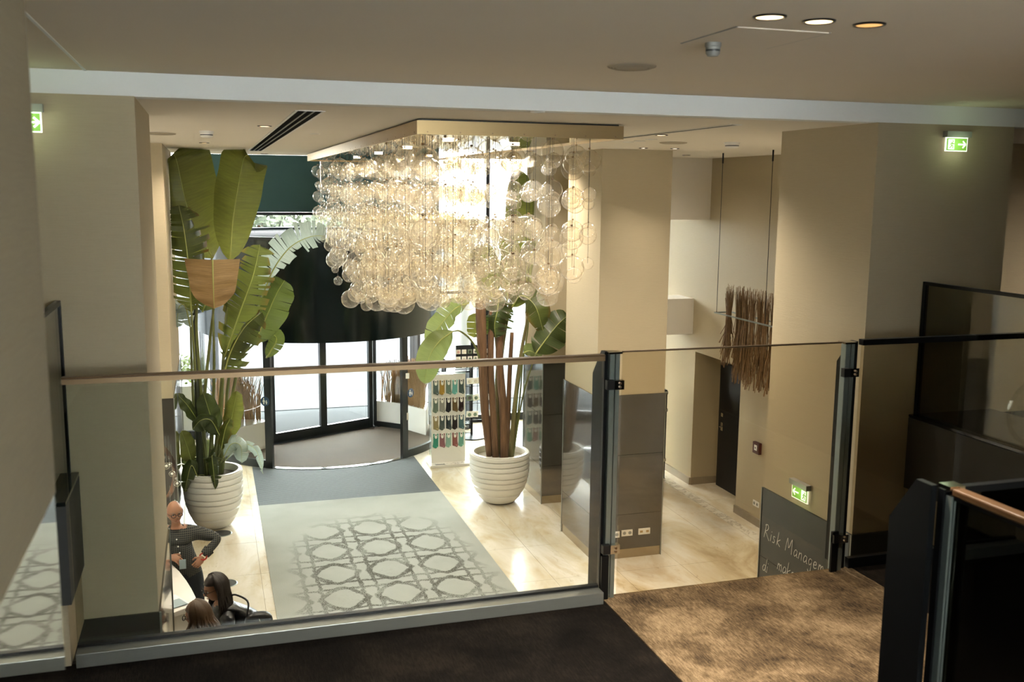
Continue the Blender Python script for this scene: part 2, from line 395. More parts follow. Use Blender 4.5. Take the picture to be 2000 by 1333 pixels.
def spline(pts, n):
    pts = [Vector(p) for p in pts]; P = [pts[0]*2-pts[1]]+pts+[pts[-1]*2-pts[-2]]; out = []; m = len(pts)-1
    for i in range(n+1):
        t = i/n*m; k = min(int(t), m-1); f = t-k; a, b, c, d = P[k:k+4]
        out.append(.5*((2*b)+(c-a)*f+(2*a-5*b+4*c-d)*f*f+(3*b-a-3*c+d)*f**3))
    return out

# ================================================================ THE SETTING
def struct(name, mb, mats, parent=None, **k):
    o = mb.build(name, mats, parent, **k)
    if parent is None: o['kind'] = 'structure'
    return o
# lobby floor: stone tiles bedded in a slab
floor = struct('floor', B(-4, 9, 3, 20.2, -.25, -.012), 'baseboard_stone')
tiles = {}
def tile(x0, x1, y0, y1, mat='travertine', name='floor_tile'):
    g = .0016; w, d = round(x1-x0, 3), round(y1-y0, 3); key = (w, d, mat)
    if key not in tiles:
        tiles[key] = B(-w/2+g, w/2-g, -d/2+g, d/2-g, -.02, 0).mesh('floor_tile', mat)
    o = bpy.data.objects.new(name, tiles[key]); C.objects.link(o); o.parent = floor
    o.location = Vector(((x0+x1)/2, (y0+y1)/2, 0))-WL[floor.name]
xs = [-4, -3.1, -2.2, -1.3, -.4, .5, 1.4, 2.3, 3.2, 4.1, 5.0, 5.9, 6.8, 7.36]
ys = [7.75, 8.95, 10.15, 11.35, 12.55, 13.75, 14.95, 16.15, 17.35, 18.55, 20.0]
for i in range(len(xs)-1):
    if xs[i+1] < -1.2: continue
    for j in range(len(ys)-1): tile(xs[i], xs[i+1], ys[j], ys[j+1])
for j in range(len(ys)-1):
    tile(7.36, 7.52, ys[j], ys[j+1], 'pale_marble', 'marble_border')
    tile(7.52, 8.3, ys[j], ys[j+1])
# pillars: papered shaft, dark polished cladding up to landing height, metal plinth and corner trims
def pillar(name, x0, x1, y0, y1, slate=False, joints=(.62, 1.45), plinth=True):
    o = struct(name, B(x0, x1, y0, y1, MEZ, CEIL), 'wallpaper')
    c = 'cladding_slate' if slate else 'dark_cladding'; e = .012; zs = [.13 if plinth else 0, *joints, MEZ]
    for a, b in zip(zs, zs[1:]):
        B(x0-e, x1+e, y0-e, y1+e, a+.002, b-.002).build('cladding_panel', c, o)
    if plinth: B(x0-.005, x1+.005, y0-.005, y1+.005, 0, .128).build('plinth', 'plinth_metal', o)
    t = MB()
    for x in (x0-e, x1+e):
        for y in (y0-e, y1+e): t.box(x-.006, x+.006, y-.006, y+.006, 0, MEZ)
    t.build('corner_trim', 'steel', o)
    B(x0+.02, x1-.02, y0+.02, y1-.02, 0, MEZ).build('core', 'dark_grey', o)
    return o
p_left = pillar('pillar_left_near', -1.62, -.385, 6.33, 7.92)
pillar('pillar_left_far', -1.7, -.50, 13.05, 16.4)
p_right = pillar('pillar_right_near', 4.80, 6.05, 6.36, 7.66, slate=True, joints=(.4, 1.62))
p_mid = pillar('pillar_right_mid', 4.81, 5.79, 11.79, 13.0)
pillar('pillar_right_far', 4.93, 5.95, 14.3, 15.25)
# ceilings
struct('ceiling', B(-4, 9, 6.5, 16.7, CEIL, 5.75), 'plaster')
struct('ceiling_recess', B(-4, 9, 16.7, 20.3, 5.72, 5.8), 'beam_paint')
struct('ceiling_landing', B(-3, 14.2, -2.6, 6.36, NCEIL, 5.8), 'plaster_near')
struct('ceiling_side', B(6.1, 14.2, 6.36, 9.7, NCEIL, 5.8), 'plaster_near')
struct('beam_front', B(-3, 9, 6.36, 6.52, CEIL, NCEIL+.02), 'beam_paint')
# lobby walls
struct('wall_left', B(-4.2, -4, 3.0, 20.2, 0, 5.8), 'plaster')
wr = struct('wall_right', MB().box(7.72, 8.6, 8.4, 13.12, 0, CEIL).box(7.72, 8.6, 14.62, 20.2, 0, CEIL).box(7.72, 8.6, 13.12, 14.62, 2.30, CEIL).box(8.2, 8.6, 13.12, 14.62, 0, 2.30), 'wallpaper')
struct('wall_right_return', MB().box(6.05, 7.2, 7.58, 7.66, 0, CEIL).box(7.1, 7.2, 7.66, 8.5, 0, CEIL).box(7.2, 7.8, 8.4, 8.5, 0, CEIL), 'plaster')
struct('wall_bulkhead_upper', B(6.6, 7.75, 14.3, 15.1, 4.5, CEIL), 'plaster')
struct('wall_bulkhead_lower', B(6.6, 7.75, 14.74, 15.3, 2.58, 3.18), 'plaster')
bb = MB().box(7.69, 7.72, 8.5, 13.12, 0, .12).box(7.69, 7.72, 14.62, 20, 0, .12).box(7.72, 8.2, 14.6, 14.62, 0, .12)
struct('baseboard_right', bb, 'baseboard_stone')
d1 = struct('door_1', B(8.14, 8.2, 13.2, 14.50, 0.0, 2.12), 'door_black')
h = MB().box(8.128, 8.14, 14.33, 14.40, .98, 1.12).tube([(8.13, 14.365, 1.05), (8.09, 14.365, 1.05), (8.09, 14.25, 1.05)], .010)
h.build('door_handle', 'chrome', d1); B(8.125, 8.14, 14.33, 14.40, 1.22, 1.28).build('lock', 'chrome', d1)
# walls below the landing and behind the camera
struct('wall_lower_right', B(8.6, 9.0, 3.0, 9.6, 0, 2.7), 'plaster'); struct('wall_void_right', B(6.06, 6.2, 5.7, 7.7, 0, 2.7), 'wallpaper'); struct('wall_under_landing', B(-4.2, 9, 3, 3.2, 0, 2.05), 'plaster')
struct('wall_back', MB().box(-3, -.3, -2.8, -2.6, 2, 5.8).box(3.0, 14.2, -2.8, -2.6, 2, 5.8).box(-.3, 3.0, -2.8, -2.6, 5.45, 5.8).box(-.3, 3.0, -2.8, -2.6, 2, 4.10), 'wallpaper')
w2 = MB()
for x in (-.26, .83, 1.9, 2.96): w2.box(x-.04, x+.04, -2.75, -2.65, 4.10, 5.45)
w2 = struct('window_2', w2.box(-.3, 3.0, -2.75, -2.65, 4.10, 4.18).box(-.3, 3.0, -2.75, -2.65, 5.37, 5.45), 'door_frame')
for a, b_ in ((-.22, .79), (.87, 1.86), (1.94, 2.92)): B(a, b_, -2.706, -2.694, 4.18, 5.37).build('window_pane', 'window_glass', w2)
struct('wall_added_blocker', B(3.3, 3.5, -2.6, 1.9, MEZ+.001, NCEIL), 'wallpaper')  # unseen wall stub, added to keep window daylight off the right pillar front
struct('wall_landing_left', B(-3, -1.7, -2.6, 6.33, 0, 5.8), 'wallpaper')
nw = struct('wall_near', B(-.62, -.35, -2.6, 2.36, 4.262, NCEIL), 'wallpaper_dark')
B(-.60, -.352, -2.6, 2.355, MEZ, 4.258).build('mirror_panel', 'mirror_panel', nw)
# landing floor and its carpets
struct('floor_landing', B(-1.7, 6.2, -2.6, 5.785, 2.0, MEZ-.012), 'dark_metal')
B(2.42, 4.36, -2.6, 5.79, MEZ-.012, MEZ).build('carpet', 'carpet_brown', label='mottled brown carpet strip leading to the glass gate', cat='carpet')
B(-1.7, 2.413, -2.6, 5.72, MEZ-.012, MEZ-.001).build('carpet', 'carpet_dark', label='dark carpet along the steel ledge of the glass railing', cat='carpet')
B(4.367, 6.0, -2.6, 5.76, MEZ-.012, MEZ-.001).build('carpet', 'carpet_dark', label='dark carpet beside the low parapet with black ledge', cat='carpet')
struct('trim_floor', B(4.37, 4.385, 2.9, 4.4, MEZ, MEZ+.006), 'dull_brass')
# side room beyond the far pillar edge
struct('floor_side', B(6.06, 14.2, -2.6, 9.5, 2.1, 2.62), 'carpet_dark')
ws = struct('wall_side', B(7.8, 14.2, 9.5, 9.7, 2.0, 5.8), 'wallpaper')
struct('baseboard_side', B(7.8, 14.2, 9.46, 9.5, 2.62, 2.76), 'black_gloss'); struct('trim_side', MB().box(7.8, 14.2, 9.465, 9.5, 2.762, 2.785), 'bronze')
struct('trim_side_joint', MB().box(7.8, 14.2, 9.49, 9.5, 4.07, 4.09), 'dark_metal')
struct('wall_side_right', B(14.0, 14.2, -2.6, 9.7, 2, 5.8), 'wallpaper')

# parapets either side of the opening: low wall, dark fascia, glass on top
def parapet(name, xf, sgn, y0, y1, label, black=True):
    p = thing(name, (xf, (y0+y1)/2, MEZ), label, 'parapet'); xa, xb = sorted((xf, xf+sgn*.8)); xi, xj = sorted((xf+sgn*.02, xf+sgn*.8))
    B(xi, xj, y0, y1, MEZ, 2.63).build('low_wall', 'wallpaper', p)
    B(xa, xb, y0, y1, 2.63, 3.20).build('fascia', 'dark_grey', p)
    B(xa, xb, y0, y1, 3.205, 3.225).build('ledge', 'black_gloss', p)
    xg = xf+sgn*.06; B(xg-.008, xg+.008, y0, y1-.02, 3.225, 4.25).build('glass_pane', 'parapet_glass', p)
    MB().box(xg-.016, xg+.016, y0, y1, 4.25, 4.275).box(xg-.016, xg+.016, y1-.03, y1, 3.225, 4.25).build('glass_edging', 'dark_metal', p)
    return p
parapet('glass_parapet', 5.24, 1, 3.3, 6.34, 'low parapet with tinted glass and black ledge below the exit sign')
parapet('glass_parapet', -.80, -1, 5.70, 6.31, 'low parapet with tinted glass beside the mirrored near wall')

# ---------------------------------------------------------------- glazed front
YF = 20.0
fr = MB()
for x in (-4, -2.6, -1.3, -.32, 4.52, 5.6, 6.65, 7.66): fr.box(x-.04, x+.04, YF-.06, YF+.06, 0, 5.72)
for z0, z1, xa, xb in ((0, .16, -4, -.3), (0, .16, 4.5, 7.7), (2.5, 2.58, -4, -.3), (5.6, 5.72, -4, 7.7), (2.78, 2.84, 4.5, 7.7), (4.06, 4.12, -4, -.3)): fr.box(xa, xb, YF-.05, YF+.05, z0, z1)
win = struct('window_1', fr, 'door_frame')
for xa, xb in ((-3.96, -2.64), (-2.56, -1.34), (-1.26, -.36), (4.56, 5.56), (5.64, 6.61), (6.69, 7.62)):
    B(xa, xb, YF-.006, YF+.006, .16, 5.6).build('window_pane', 'window_glass', win)
B(-.28, 4.48, YF-.006, YF+.006, 4.08, 4.46).build('window_pane', 'window_glass', win)
bl = thing('blind', (2, 19.8, 4.46), 'dark teal panel blinds across the top of the glazed front', 'blind')
for xa, xb in ((-.30, .52), (.525, 2.15), (2.155, 3.6), (3.605, 4.50)): B(xa, xb, 19.80, 19.83, 4.47, 5.56).build('panel', 'teal_panel', bl)
B(-.30, 4.50, 19.78, 19.85, 5.562, 5.719).build('head_rail', 'beam_paint', bl); B(-.32, 4.52, 19.79, 19.84, 4.41, 4.465).build('bottom_rail', 'dark_metal', bl)

# ---------------------------------------------------------------- revolving door
DC = Vector((2.1, 19.5, 0)); DR = 2.35
rd = thing('revolving_door', DC, 'large two-wing revolving door with a glossy black drum', 'door', kind='structure')
def dp(a, r, z=0): return DC+Vector((r*math.cos(math.radians(a)), r*math.sin(math.radians(a)), z))
MB().lathe(DC, [(DR, 2.27), (DR, 4.05), (DR-.06, 4.05), (DR-.06, 2.27), (DR, 2.27)], 96).build('drum', 'drum_gloss', rd, auto=True)
MB().lathe(DC, [(0, 4.05), (DR-.02, 4.05), (DR-.02, 4.0), (0, 4.0)], 64).build('drum_lid', 'matte_black', rd)
MB().lathe(DC, [(0, 2.32), (DR-.05, 2.32)], 64).build('drum_soffit', 'dark_grey', rd)
MB().lathe(DC, [(DR+.005, 4.05), (DR+.005, 4.10), (DR-.05, 4.10)], 96).build('drum_rim', 'door_frame', rd, auto=True)
A = math.radians
for a0, a1 in ((-58.8, 12), (-192, -119.4), (24, 30), (150, 156)):
    MB().lathe(DC, [(DR-.03, .12), (DR-.03, 2.27)], max(4, int((a1-a0)/3)), A(a0), A(a1)).build('curved_pane', 'window_glass', rd, smooth=True)
    MB().lathe(DC, [(DR-.06, 0), (DR-.06, .14), (DR, .14), (DR, 0), (DR-.06, 0)], max(4, int((a1-a0)/3)), A(a0), A(a1)).build('curved_rail', 'door_frame', rd, auto=True)
    for a in (a0, a1):
        q = dp(a, DR-.03); t = Vector((-math.sin(A(a)), math.cos(A(a)), 0)); k = 1 if a == a0 else -1
        MB().bar(q+t*k*.05, q+t*k*.05+Vector((0, 0, 2.27)), .07, .13, up=t).build('post', 'door_frame', rd)
wd = Vector((math.cos(A(24)), math.sin(A(24)), 0)); wn = Vector((-wd.y, wd.x, 0)); WC = DC+Vector((0, .18, 0))
for k in (-1, 1):
    w = MB()
    for s in (.025, 1.12): w.bar(WC+wd*k*s+Vector((0, 0, .02)), WC+wd*k*s+Vector((0, 0, 2.25)), .09, .07, up=wn)
    w.bar(WC+wd*k*.02+Vector((0, 0, .10)), WC+wd*k*1.16+Vector((0, 0, .10)), .06, .19); w.bar(WC+wd*k*.02+Vector((0, 0, 2.2)), WC+wd*k*1.16+Vector((0, 0, 2.2)), .06, .10)
    w.build('wing_frame', 'door_frame', rd)
    a, b = WC+wd*k*.1, WC+wd*k*1.08; MB().prism([a+Vector((0, 0, .2)), b+Vector((0, 0, .2)), b+Vector((0, 0, 2.15)), a+Vector((0, 0, 2.15))], wn*.01).build('wing_pane', 'window_glass', rd)
    # glazed showcase with dried reeds at the end of the wing
    R = Matrix.Rotation(0 if k > 0 else math.pi, 3, 'Z')
    poly = [DC+R @ (Vector((x, y, 0))-DC) for x, y in ((3.22, 20.15), (3.72, 19.68), (4.06, 18.98), (4.24, 19.6), (3.95, 20.75))]
    MB().prism([p+Vector((0, 0, .03)) for p in poly], (0, 0, .52)).build('showcase_base', 'white_gloss', rd)
    sf = MB()
    for i in (0, 1): sf.bar(poly[i]+Vector((0, 0, .03)), poly[i]+Vector((0, 0, 2.25)), .07, .07)
    sf.bar(poly[0]+Vector((0, 0, .06)), poly[1]+Vector((0, 0, .06)), .05, .12); sf.bar(poly[0]+Vector((0, 0, 2.2)), poly[1]+Vector((0, 0, 2.2)), .05, .1); sf.build('showcase_frame', 'door_frame', rd)
    MB().prism([poly[0]+Vector((0, 0, .55)), poly[1]+Vector((0, 0, .55)), poly[1]+Vector((0, 0, 2.2)), poly[0]+Vector((0, 0, 2.2))], (0.006, .006, 0)).build('showcase_pane', 'window_glass', rd)
    rb = MB(); cen = sum(poly, Vector())/5
    for i in range(420):
        e = random.randrange(4); f = random.random(); p = poly[e].lerp(poly[e+1], f).lerp(cen, random.uniform(.12, .9)); hh = random.uniform(.62, .92); j = Vector((random.gauss(0, .05), random.gauss(0, .05), 0))
        rb.tube([p+Vector((0, 0, .55)), p+j*.4+Vector((0, 0, .55+hh*.6)), p+j*1.6+Vector((0, 0, .55+hh))], [.013, .011, .004], 4, cap=False)
    rb.build('dried_reeds', 'reed_pale', rd)
    if k > 0:  # green escape stickers beside the central stile
        for s in (-.17, .16):
            q = WC+wd*s-wn*.012+Vector((0, 0, 1.32)); st = MB().prism([q-wd*.05, q+wd*.05, q+wd*.05+Vector((0, 0, .09)), q-wd*.05+Vector((0, 0, .09))], -wn*.003)
            so = st.build('escape_sticker', 'sticker_green' if 'sticker_green' in MATS else plain('sticker_green', '#2f3d25', .5) and 'sticker_green', rd)
            q = q-wn*.005; m = MB().prism([q-wd*.035+Vector((0, 0, .015)), q-wd*.005+Vector((0, 0, .015)), q-wd*.005+Vector((0, 0, .075)), q-wd*.035+Vector((0, 0, .075))], -wn*.001)
            m.bar(q+wd*.02+Vector((0, 0, .02)), q+wd*.012+Vector((0, 0, .06)), .008, .002); m.bar(q+wd*.005+Vector((0, 0, .05)), q+wd*.032+Vector((0, 0, .045)), .007, .002); m.ball(q+wd*.014+Vector((0, 0, .07)), .006, 6, 4)
            m.build('pictogram', 'tag_white', so)
# round blue stickers: adult holding a child's hand
plain('sticker_blue', '#123a5c', .4)
for a, side in ((-121.6, 1), (-54.6, 1)):
    c = dp(a, DR+.02, 1.22); n = (c-DC-Vector((0, 0, 1.22))).normalized(); t = Vector((-n.y, n.x, 0)); s = MB()
    ring = [c+t*math.cos(i/24*6.283)*.085+Vector((0, 0, math.sin(i/24*6.283)*.085)) for i in range(24)]
    so = s.prism(ring, n*.004).build('safety_sticker', 'sticker_blue', rd); m = MB(); c = c+n*.006; Z = Vector((0, 0, 1))
    for x, k in ((-.022, 1.0), (.03, .66)):
        b = c+t*x-Z*.05; m.ball(b+Z*.098*k, .012*k, 8, 6); m.bar(b+Z*.08*k, b+Z*.045*k, .026*k, .002, up=n); m.bar(b+t*.007*k+Z*.05*k, b+t*.007*k, .010*k, .002, up=n); m.bar(b-t*.007*k+Z*.05*k, b-t*.007*k, .010*k, .002, up=n)
        m.bar(b+Z*.078*k, b+t*(.028*k if x < 0 else -.026)+Z*.046*k, .008*k, .002, up=n); m.bar(b+Z*.078*k, b-t*(.026*k if x < 0 else -.026*k)+Z*.046*k, .008*k, .002, up=n)
    m.build('pictogram', 'tag_white', so)
a = -54; q = dp(-56.5, DR+.015); B(q.x-.035, q.x+.035, q.y-.01, q.y+.01, 1.5, 1.6).build('notice', 'tag_white', rd); B(q.x-.018, q.x+.018, q.y-.012, q.y+.012, .72, .86).build('key_switch', 'chrome', rd)
# floor mats
MB().lathe(DC, [(0, .016), (DR-.075, .016), (DR-.075, .0)], 48, A(-155), A(23)).build('half_round_mat', 'woven_mat', label='brown woven half-round mat inside the revolving door', cat='mat')
MB().lathe(DC, [(0, .016), (DR-.075, .016), (DR-.075, .0)], 48, A(25), A(203)).build('half_round_mat', 'grey_mat', label='grey half-round mat behind the door wings', cat='mat')
MB().lathe(DC, [(DR-.07, .0), (DR-.07, .02), (DR+.02, .02), (DR+.02, 0)], 40, A(-119), A(-59)).build('threshold_strip', 'chrome', rd, auto=True)
MB().prism([(.61, 15.36, .002), (3.53, 15.36, .002)]+[(x, 19.5-math.sqrt(2.385**2-(x-2.1)**2), .002) for x in [3.53-2.92*i/24 for i in range(25)]], (0, 0, .008)).build('ribbed_mat', 'ribbed_mat', label='grey ribbed entrance mat before the revolving door', cat='mat')
B(.61, 3.53, 7.2, 15.352, .002, .012).build('lattice_carpet', 'lattice_carpet', label='grey carpet runner with worn dark lattice pattern', cat='carpet')

# ---------------------------------------------------------------- outside
struct('ground_outside', B(-60, 90, 20.2, 160, -.1, -.02), 'asphalt'); struct('pavement_strip', B(-30, 40, 22.2, 23.7, -.02, -.008), 'paving_dark')
struct('column_outside', MB().lathe((5.75, 22.4, 0), [(.27, -.02), (.27, 4.2)], 24), 'grey_plastic', smooth=True)
def leaf_cloud(mb, c, r, n, s):
    for i in range(n):
        d = Vector((random.gauss(0, 1), random.gauss(0, 1), random.gauss(0, 1))).normalized()*random.random()**.4; p = Vector(c)+Vector((d.x*r[0], d.y*r[1], d.z*r[2]))
        a = Vector((random.gauss(0, 1), random.gauss(0, 1), random.gauss(0, 1))).normalized(); b = a.orthogonal().normalized()*s*random.uniform(.3, .6); a *= s*random.uniform(.7, 1.3)
        k = [mb.vert(p-a), mb.vert(p+b), mb.vert(p+a), mb.vert(p-b)]; mb.face(*k)
plain('tree_leaf', '#3a4230', .6, var=.4, vs=2)
for i, (x, y, rz) in enumerate(((3.0, 62, 3.2), (9.0, 66, 3.6), (-6, 64, 3.3))):
    t = thing('roadside_tree', (x, y, 0), ['pale tree across the road nearest the pale bent leaf', 'tallest pale tree seen in the strip under the blinds', 'pale tree across the road behind the tall plant'][i], 'tree', 'trees across the road')
    MB().tube([(x, y, 0), (x+.2, y, 1.6), (x, y, 3)], [.25, .18, .12], 8).build('trunk', 'bark', t); m = MB(); leaf_cloud(m, (x, y, 3.2), (4.2, 2.5, rz*.62), 1500, .30); m.build('crown', 'tree_leaf', t)
pl = thing('planter_box', (-.9, 20.9, 0), 'low white planter with a bushy shrub outside the glass', 'planter')
B(-1.6, -.25, 20.6, 21.2, -.02, .95).build('box', 'white_gloss', pl); m = MB(); leaf_cloud(m, (-.85, 20.9, 1.25), (.6, .28, .38), 500, .06); m.build('shrub', 'leaf_dark', pl)

# ================================================================ RAILINGS OF THE LANDING
RZ = 3.915
gr = thing('glass_railing', (.8, 5.76, MEZ), 'long glass railing with steel ledge and metal handrail above the lobby', 'railing')
B(-.79, 2.385, 5.755, 5.767, 2.365, 3.874).build('glass_pane', 'rail_glass', gr)
B(-.79, 2.395, 5.735, 5.787, 3.903, RZ).build('handrail', 'rail_bronze', gr, bevel=.004); B(-.79, 2.395, 5.74, 5.782, 3.874, 3.902).build('rail_channel', 'bronze', gr)
B(-.79, 2.39, 5.655, 5.79, MEZ, 2.352).build('ledge', 'steel', gr, bevel=.004)
B(-.79, 2.385, 5.742, 5.78, 2.353, 2.37).build('glazing_bead', 'black_plastic', gr)
def rail_post(name, x, y, label, plate=1, clamps=()):
    p = thing(name, (x, y, MEZ), label, 'post')
    x0 = x if plate > 0 else x+.095
    MB().prism([(x0, y, MEZ), (x0, y+.20, MEZ), (x0, y+.20, RZ-.16), (x0, y+.06, RZ+.012), (x0, y, RZ+.012)], (.022, 0, 0)).build('plate', 'dark_metal', p)
    c = MB(); a = x+.024 if plate > 0 else x
    c.box(a, a+.07, y+.02, y+.026, MEZ, RZ); c.box(a+.004, a+.034, y-.032, y-.026, MEZ, RZ); c.box(a+.040, a+.068, y-.032, y-.026, MEZ, RZ); c.box(a, a+.008, y-.03, y+.02, MEZ, RZ); c.box(a+.03, a+.036, y-.016, y+.02, MEZ, RZ); c.box(a+.062, a+.07, y-.03, y+.02, MEZ, RZ); c.build('channel', 'steel_post', p)
    B(a-.01, a+.085, y-.035, y+.05, RZ, RZ+.012).build('cap', 'chrome', p)
    for z, s in clamps:
        q = MB().box(a+.02, a+.085, y-.075, y-.03, z-.03, z+.03).build('clamp', 'chrome', p); MB().tube([(a+.055, y-.085, z-.012), (a+.055, y-.07, z-.012)], .008).tube([(a+.055, y-.085, z+.012), (a+.055, y-.07, z+.012)], .008).build('bolt', 'bronze', q)
        B(a-.03, a+.02, y-.07, y-.03, z-.03, z+.03).build('clamp_pad', 'black_plastic', p)
    B(a-.03, a+.02, y-.05, y-.03, MEZ, MEZ+.3).build('foot_plate', 'dark_metal', p)
    return p
rail_post('railing_post', 2.405, 5.775, 'dark steel post between the long railing and the glass gate', 1, ((3.72, 1), (2.62, 1)))
rail_post('railing_post', 4.19, 5.775, 'dark steel post with clamps between the gate and the end pane', -1, ((3.72, 1), (2.52, 1)))
gt = thing('glass_gate', (3.35, 5.78, MEZ), 'frameless glass gate above the brown carpet edge', 'gate')
B(2.53, 4.17, 5.772, 5.784, 2.272, 3.918).build('glass_pane', 'gate_glass', gt); B(2.53, 4.17, 5.768, 5.788, 3.918, 3.928).build('top_edging', 'bronze', gt)
er = thing('glass_railing', (4.8, 5.78, MEZ), 'end pane of railing with dark top rail beside the low parapet', 'railing')
B(4.34, 5.20, 5.772, 5.784, 2.34, 3.90).build('glass_pane', 'gate_glass', er); B(4.33, 6.04, 5.75, 5.80, 3.90, 3.94).build('handrail', 'dark_metal', er); B(4.33, 5.22, 5.755, 5.80, MEZ, 2.345).build('bottom_channel', 'dark_metal', er)
# corner of a second railing close to the camera
fp = thing('corner_railing', (2.47, 2.78, MEZ), 'blurred corner railing with dark chamfered post and bronze handrail', 'railing')
MB().prism([(2.425, 2.79, MEZ), (2.425, 3.0, MEZ), (2.425, 3.0, RZ-.17), (2.425, 2.87, RZ+.01), (2.425, 2.79, RZ+.01)], (.026, 0, 0)).build('plate', 'dark_metal', fp)
c = MB(); c.box(2.455, 2.465, 2.76, 2.79, MEZ, RZ).box(2.465, 2.53, 2.79, 2.80, MEZ, RZ-.02); c.build('channel', 'dark_metal', fp)
for x in (2.492, 2.506, 2.520): B(x, x+.007, 2.762, 2.79, MEZ, RZ-.03).build('rib', 'steel_post', fp)
B(2.49, 2.555, 2.77, 2.83, RZ-.012, RZ+.004).build('cap', 'chrome', fp)
B(2.492, 2.542, -.6, 2.765, RZ-.028, RZ).build('handrail', 'rail_wood', fp, bevel=.006); B(2.505, 2.529, -.6, 2.765, RZ-.045, RZ-.03).build('rail_channel', 'dark_metal', fp)
B(2.511, 2.523, -.6, 2.76, MEZ+.05, RZ-.045).build('glass_pane', 'smoked_glass', fp); B(2.555, 4.75, 2.795, 2.805, MEZ+.05, RZ-.02).build('glass_pane', 'smoked_glass', fp)
B(2.555, 4.75, 2.785, 2.815, RZ-.03, RZ-.004).build('top_edging', 'dark_metal', fp); B(4.75, 4.80, 2.77, 2.83, MEZ, RZ).build('end_post', 'dark_metal', fp)

# ================================================================ CEILING FITTINGS
def downlight(x, y, z, r, label, face, power=0, spot=110, group='downlights', tilt=None, col=WARM):
    t = thing('ceiling_downlight', (x, y, z), label, 'downlight', group)
    MB().lathe((x, y, z), [(r*.80, -.001), (r*.86, -.007), (r, -.006), (r*1.04, -.0005)], 32).build('trim_ring', 'dark_metal' if face != 'off' else 'white_plastic', t, smooth=True)
    MB().lathe((x, y, z), [(r*.82, -.004), (r*.5, -.0025), (0, -.002)], 24).build('reflector', 'chrome' if face == 'off' else face, t, smooth=True)
    if power: lamp('SPOT', 'downlight_beam', (x, y, z-.02), power, col, t, size=.05, spot=spot, blend=.9)
    return t
downlight(2.07, 3.43, NCEIL, .062, 'glowing ceiling downlight farthest from the far pillar', 'lamp_face', 150, 105)
downlight(2.30, 3.45, NCEIL, .062, 'brightest glowing ceiling downlight, in the middle of three', 'lamp_face', 150, 105)
downlight(2.53, 3.45, NCEIL, .062, 'dim amber ceiling downlight, nearest the exit sign', 'lamp_dim', 90, 105)
for x, y, pw, l in ((2.3, .2, 60, 'added fill downlight above the landing window side'),): downlight(x, y, NCEIL, .062, l, 'lamp_face', pw, 130, 'added fill lights')  # unseen lamp, added as fill light for the landing
downlight(10.2, 6.9, NCEIL, .08, 'glowing downlight in the side room ceiling', 'lamp_face', 260, 165)
downlight(9.2, 4.2, NCEIL, .08, 'glowing downlight above the side room floor', 'lamp_face', 60, 130)
# lobby
for u, v, lab in ((1227, 277, 'small unlit ceiling spot, outermost of the row near the middle pillar'), (1249, 275, 'small unlit ceiling spot in the middle of the row near the middle pillar'), (1272, 272, 'small unlit ceiling spot ending the row near the middle pillar')):
    q = atz(u, v, CEIL); downlight(q.x, q.y, CEIL, .06, lab, 'off', 25, 120, 'lobby ceiling spots')
q = atz(1050, 218, CEIL); downlight(q.x, q.y, CEIL, .05, 'small dark ceiling spot before the chandelier plate', 'off', 0)
q = atz(615, 261, CEIL); downlight(q.x, q.y, CEIL, .05, 'small ceiling spot between the air slot and the chandelier', 'off', 50, 130)
for k, (x, y, l) in enumerate(((5.15, 11.30, 'lit ceiling spot washing the middle pillar face'), (5.55, 11.25, 'twin lit ceiling spot washing the middle pillar face'))): downlight(x, y, CEIL, .055, l, 'spot_face', 32, 75, 'pillar washers')
for x, y, pw, l in ((6.6, 9.2, 130, 'ceiling downlight over the side passage behind the near pillar'), (6.7, 13.2, 16, 'ceiling downlight above the black door'), (-1.9, 10.2, 160, 'ceiling downlight over the reception counter'), (.5, 8.9, 70, 'ceiling downlight over the women at the counter'), (4.1, 8.6, 200, 'ceiling downlight beyond the front corner of the chandelier'), (4.25, 13.0, 165, 'added ceiling light brightening the pot with thick trunks'), (4.2, 16.3, 150, 'ceiling downlight above the sock stand'), (.0, 12.6, 95, 'added ceiling light brightening the big white pot'), (.9, 16.3, 90, 'ceiling downlight above the tall potted plant')): downlight(x, y, CEIL, .06, l, 'lamp_face', pw, 140)  # lamps over the pots are added to brighten pots and lobby
# fabric scallop on near pillar wall
def slot(name, x, y0, y1, n, w, label):
    t = thing(name, (x, (y0+y1)/2, CEIL), label, 'air vent'); W_ = n*w
    MB().box(x-W_/2-.02, x-W_/2, y0, y1, CEIL-.006, CEIL-.0005).box(x+W_/2, x+W_/2+.02, y0, y1, CEIL-.006, CEIL-.0005).box(x-W_/2, x+W_/2, y0-.02, y0, CEIL-.006, CEIL-.0005).build('frame', 'white_plastic', t)
    B(x-W_/2, x+W_/2, y0, y1, CEIL-.003, CEIL-.0005).build('recess', 'matte_black', t)
    for i in range(1, n): B(x-W_/2+i*w-.006, x-W_/2+i*w+.006, y0, y1, CEIL-.008, CEIL-.003).build('bar', 'grey_plastic', t)
slot('slot_diffuser', .70, 7.0, 15.0, 3, .055, 'dark three-slot ceiling air vent beside the big leaf tips')
slot('slot_diffuser', 3.97, 7.0, 15.5, 2, .035, 'narrow ceiling air slot running behind the chandelier')
def disc_vent(name, q, r, label, cat, rings=3, mat='vent_paint'):
    t = thing(name, q, label, cat); z = q.z
    MB().lathe(q, [(0, -.010), (r*.62, -.012), (r*.66, -.004)], 40).build('plate', mat, t, smooth=True)
    for i in range(rings):
        a = r*(.7+.1*i); MB().lathe(q, [(a, -.003), (a+r*.04, -.016+.004*i), (a+r*.085, -.003)], 40).build('ring', mat, t, smooth=True)
    return t
disc_vent('round_air_vent', atz(1234, 129, NCEIL), .135, 'round ringed air vent in the landing ceiling', 'air vent')
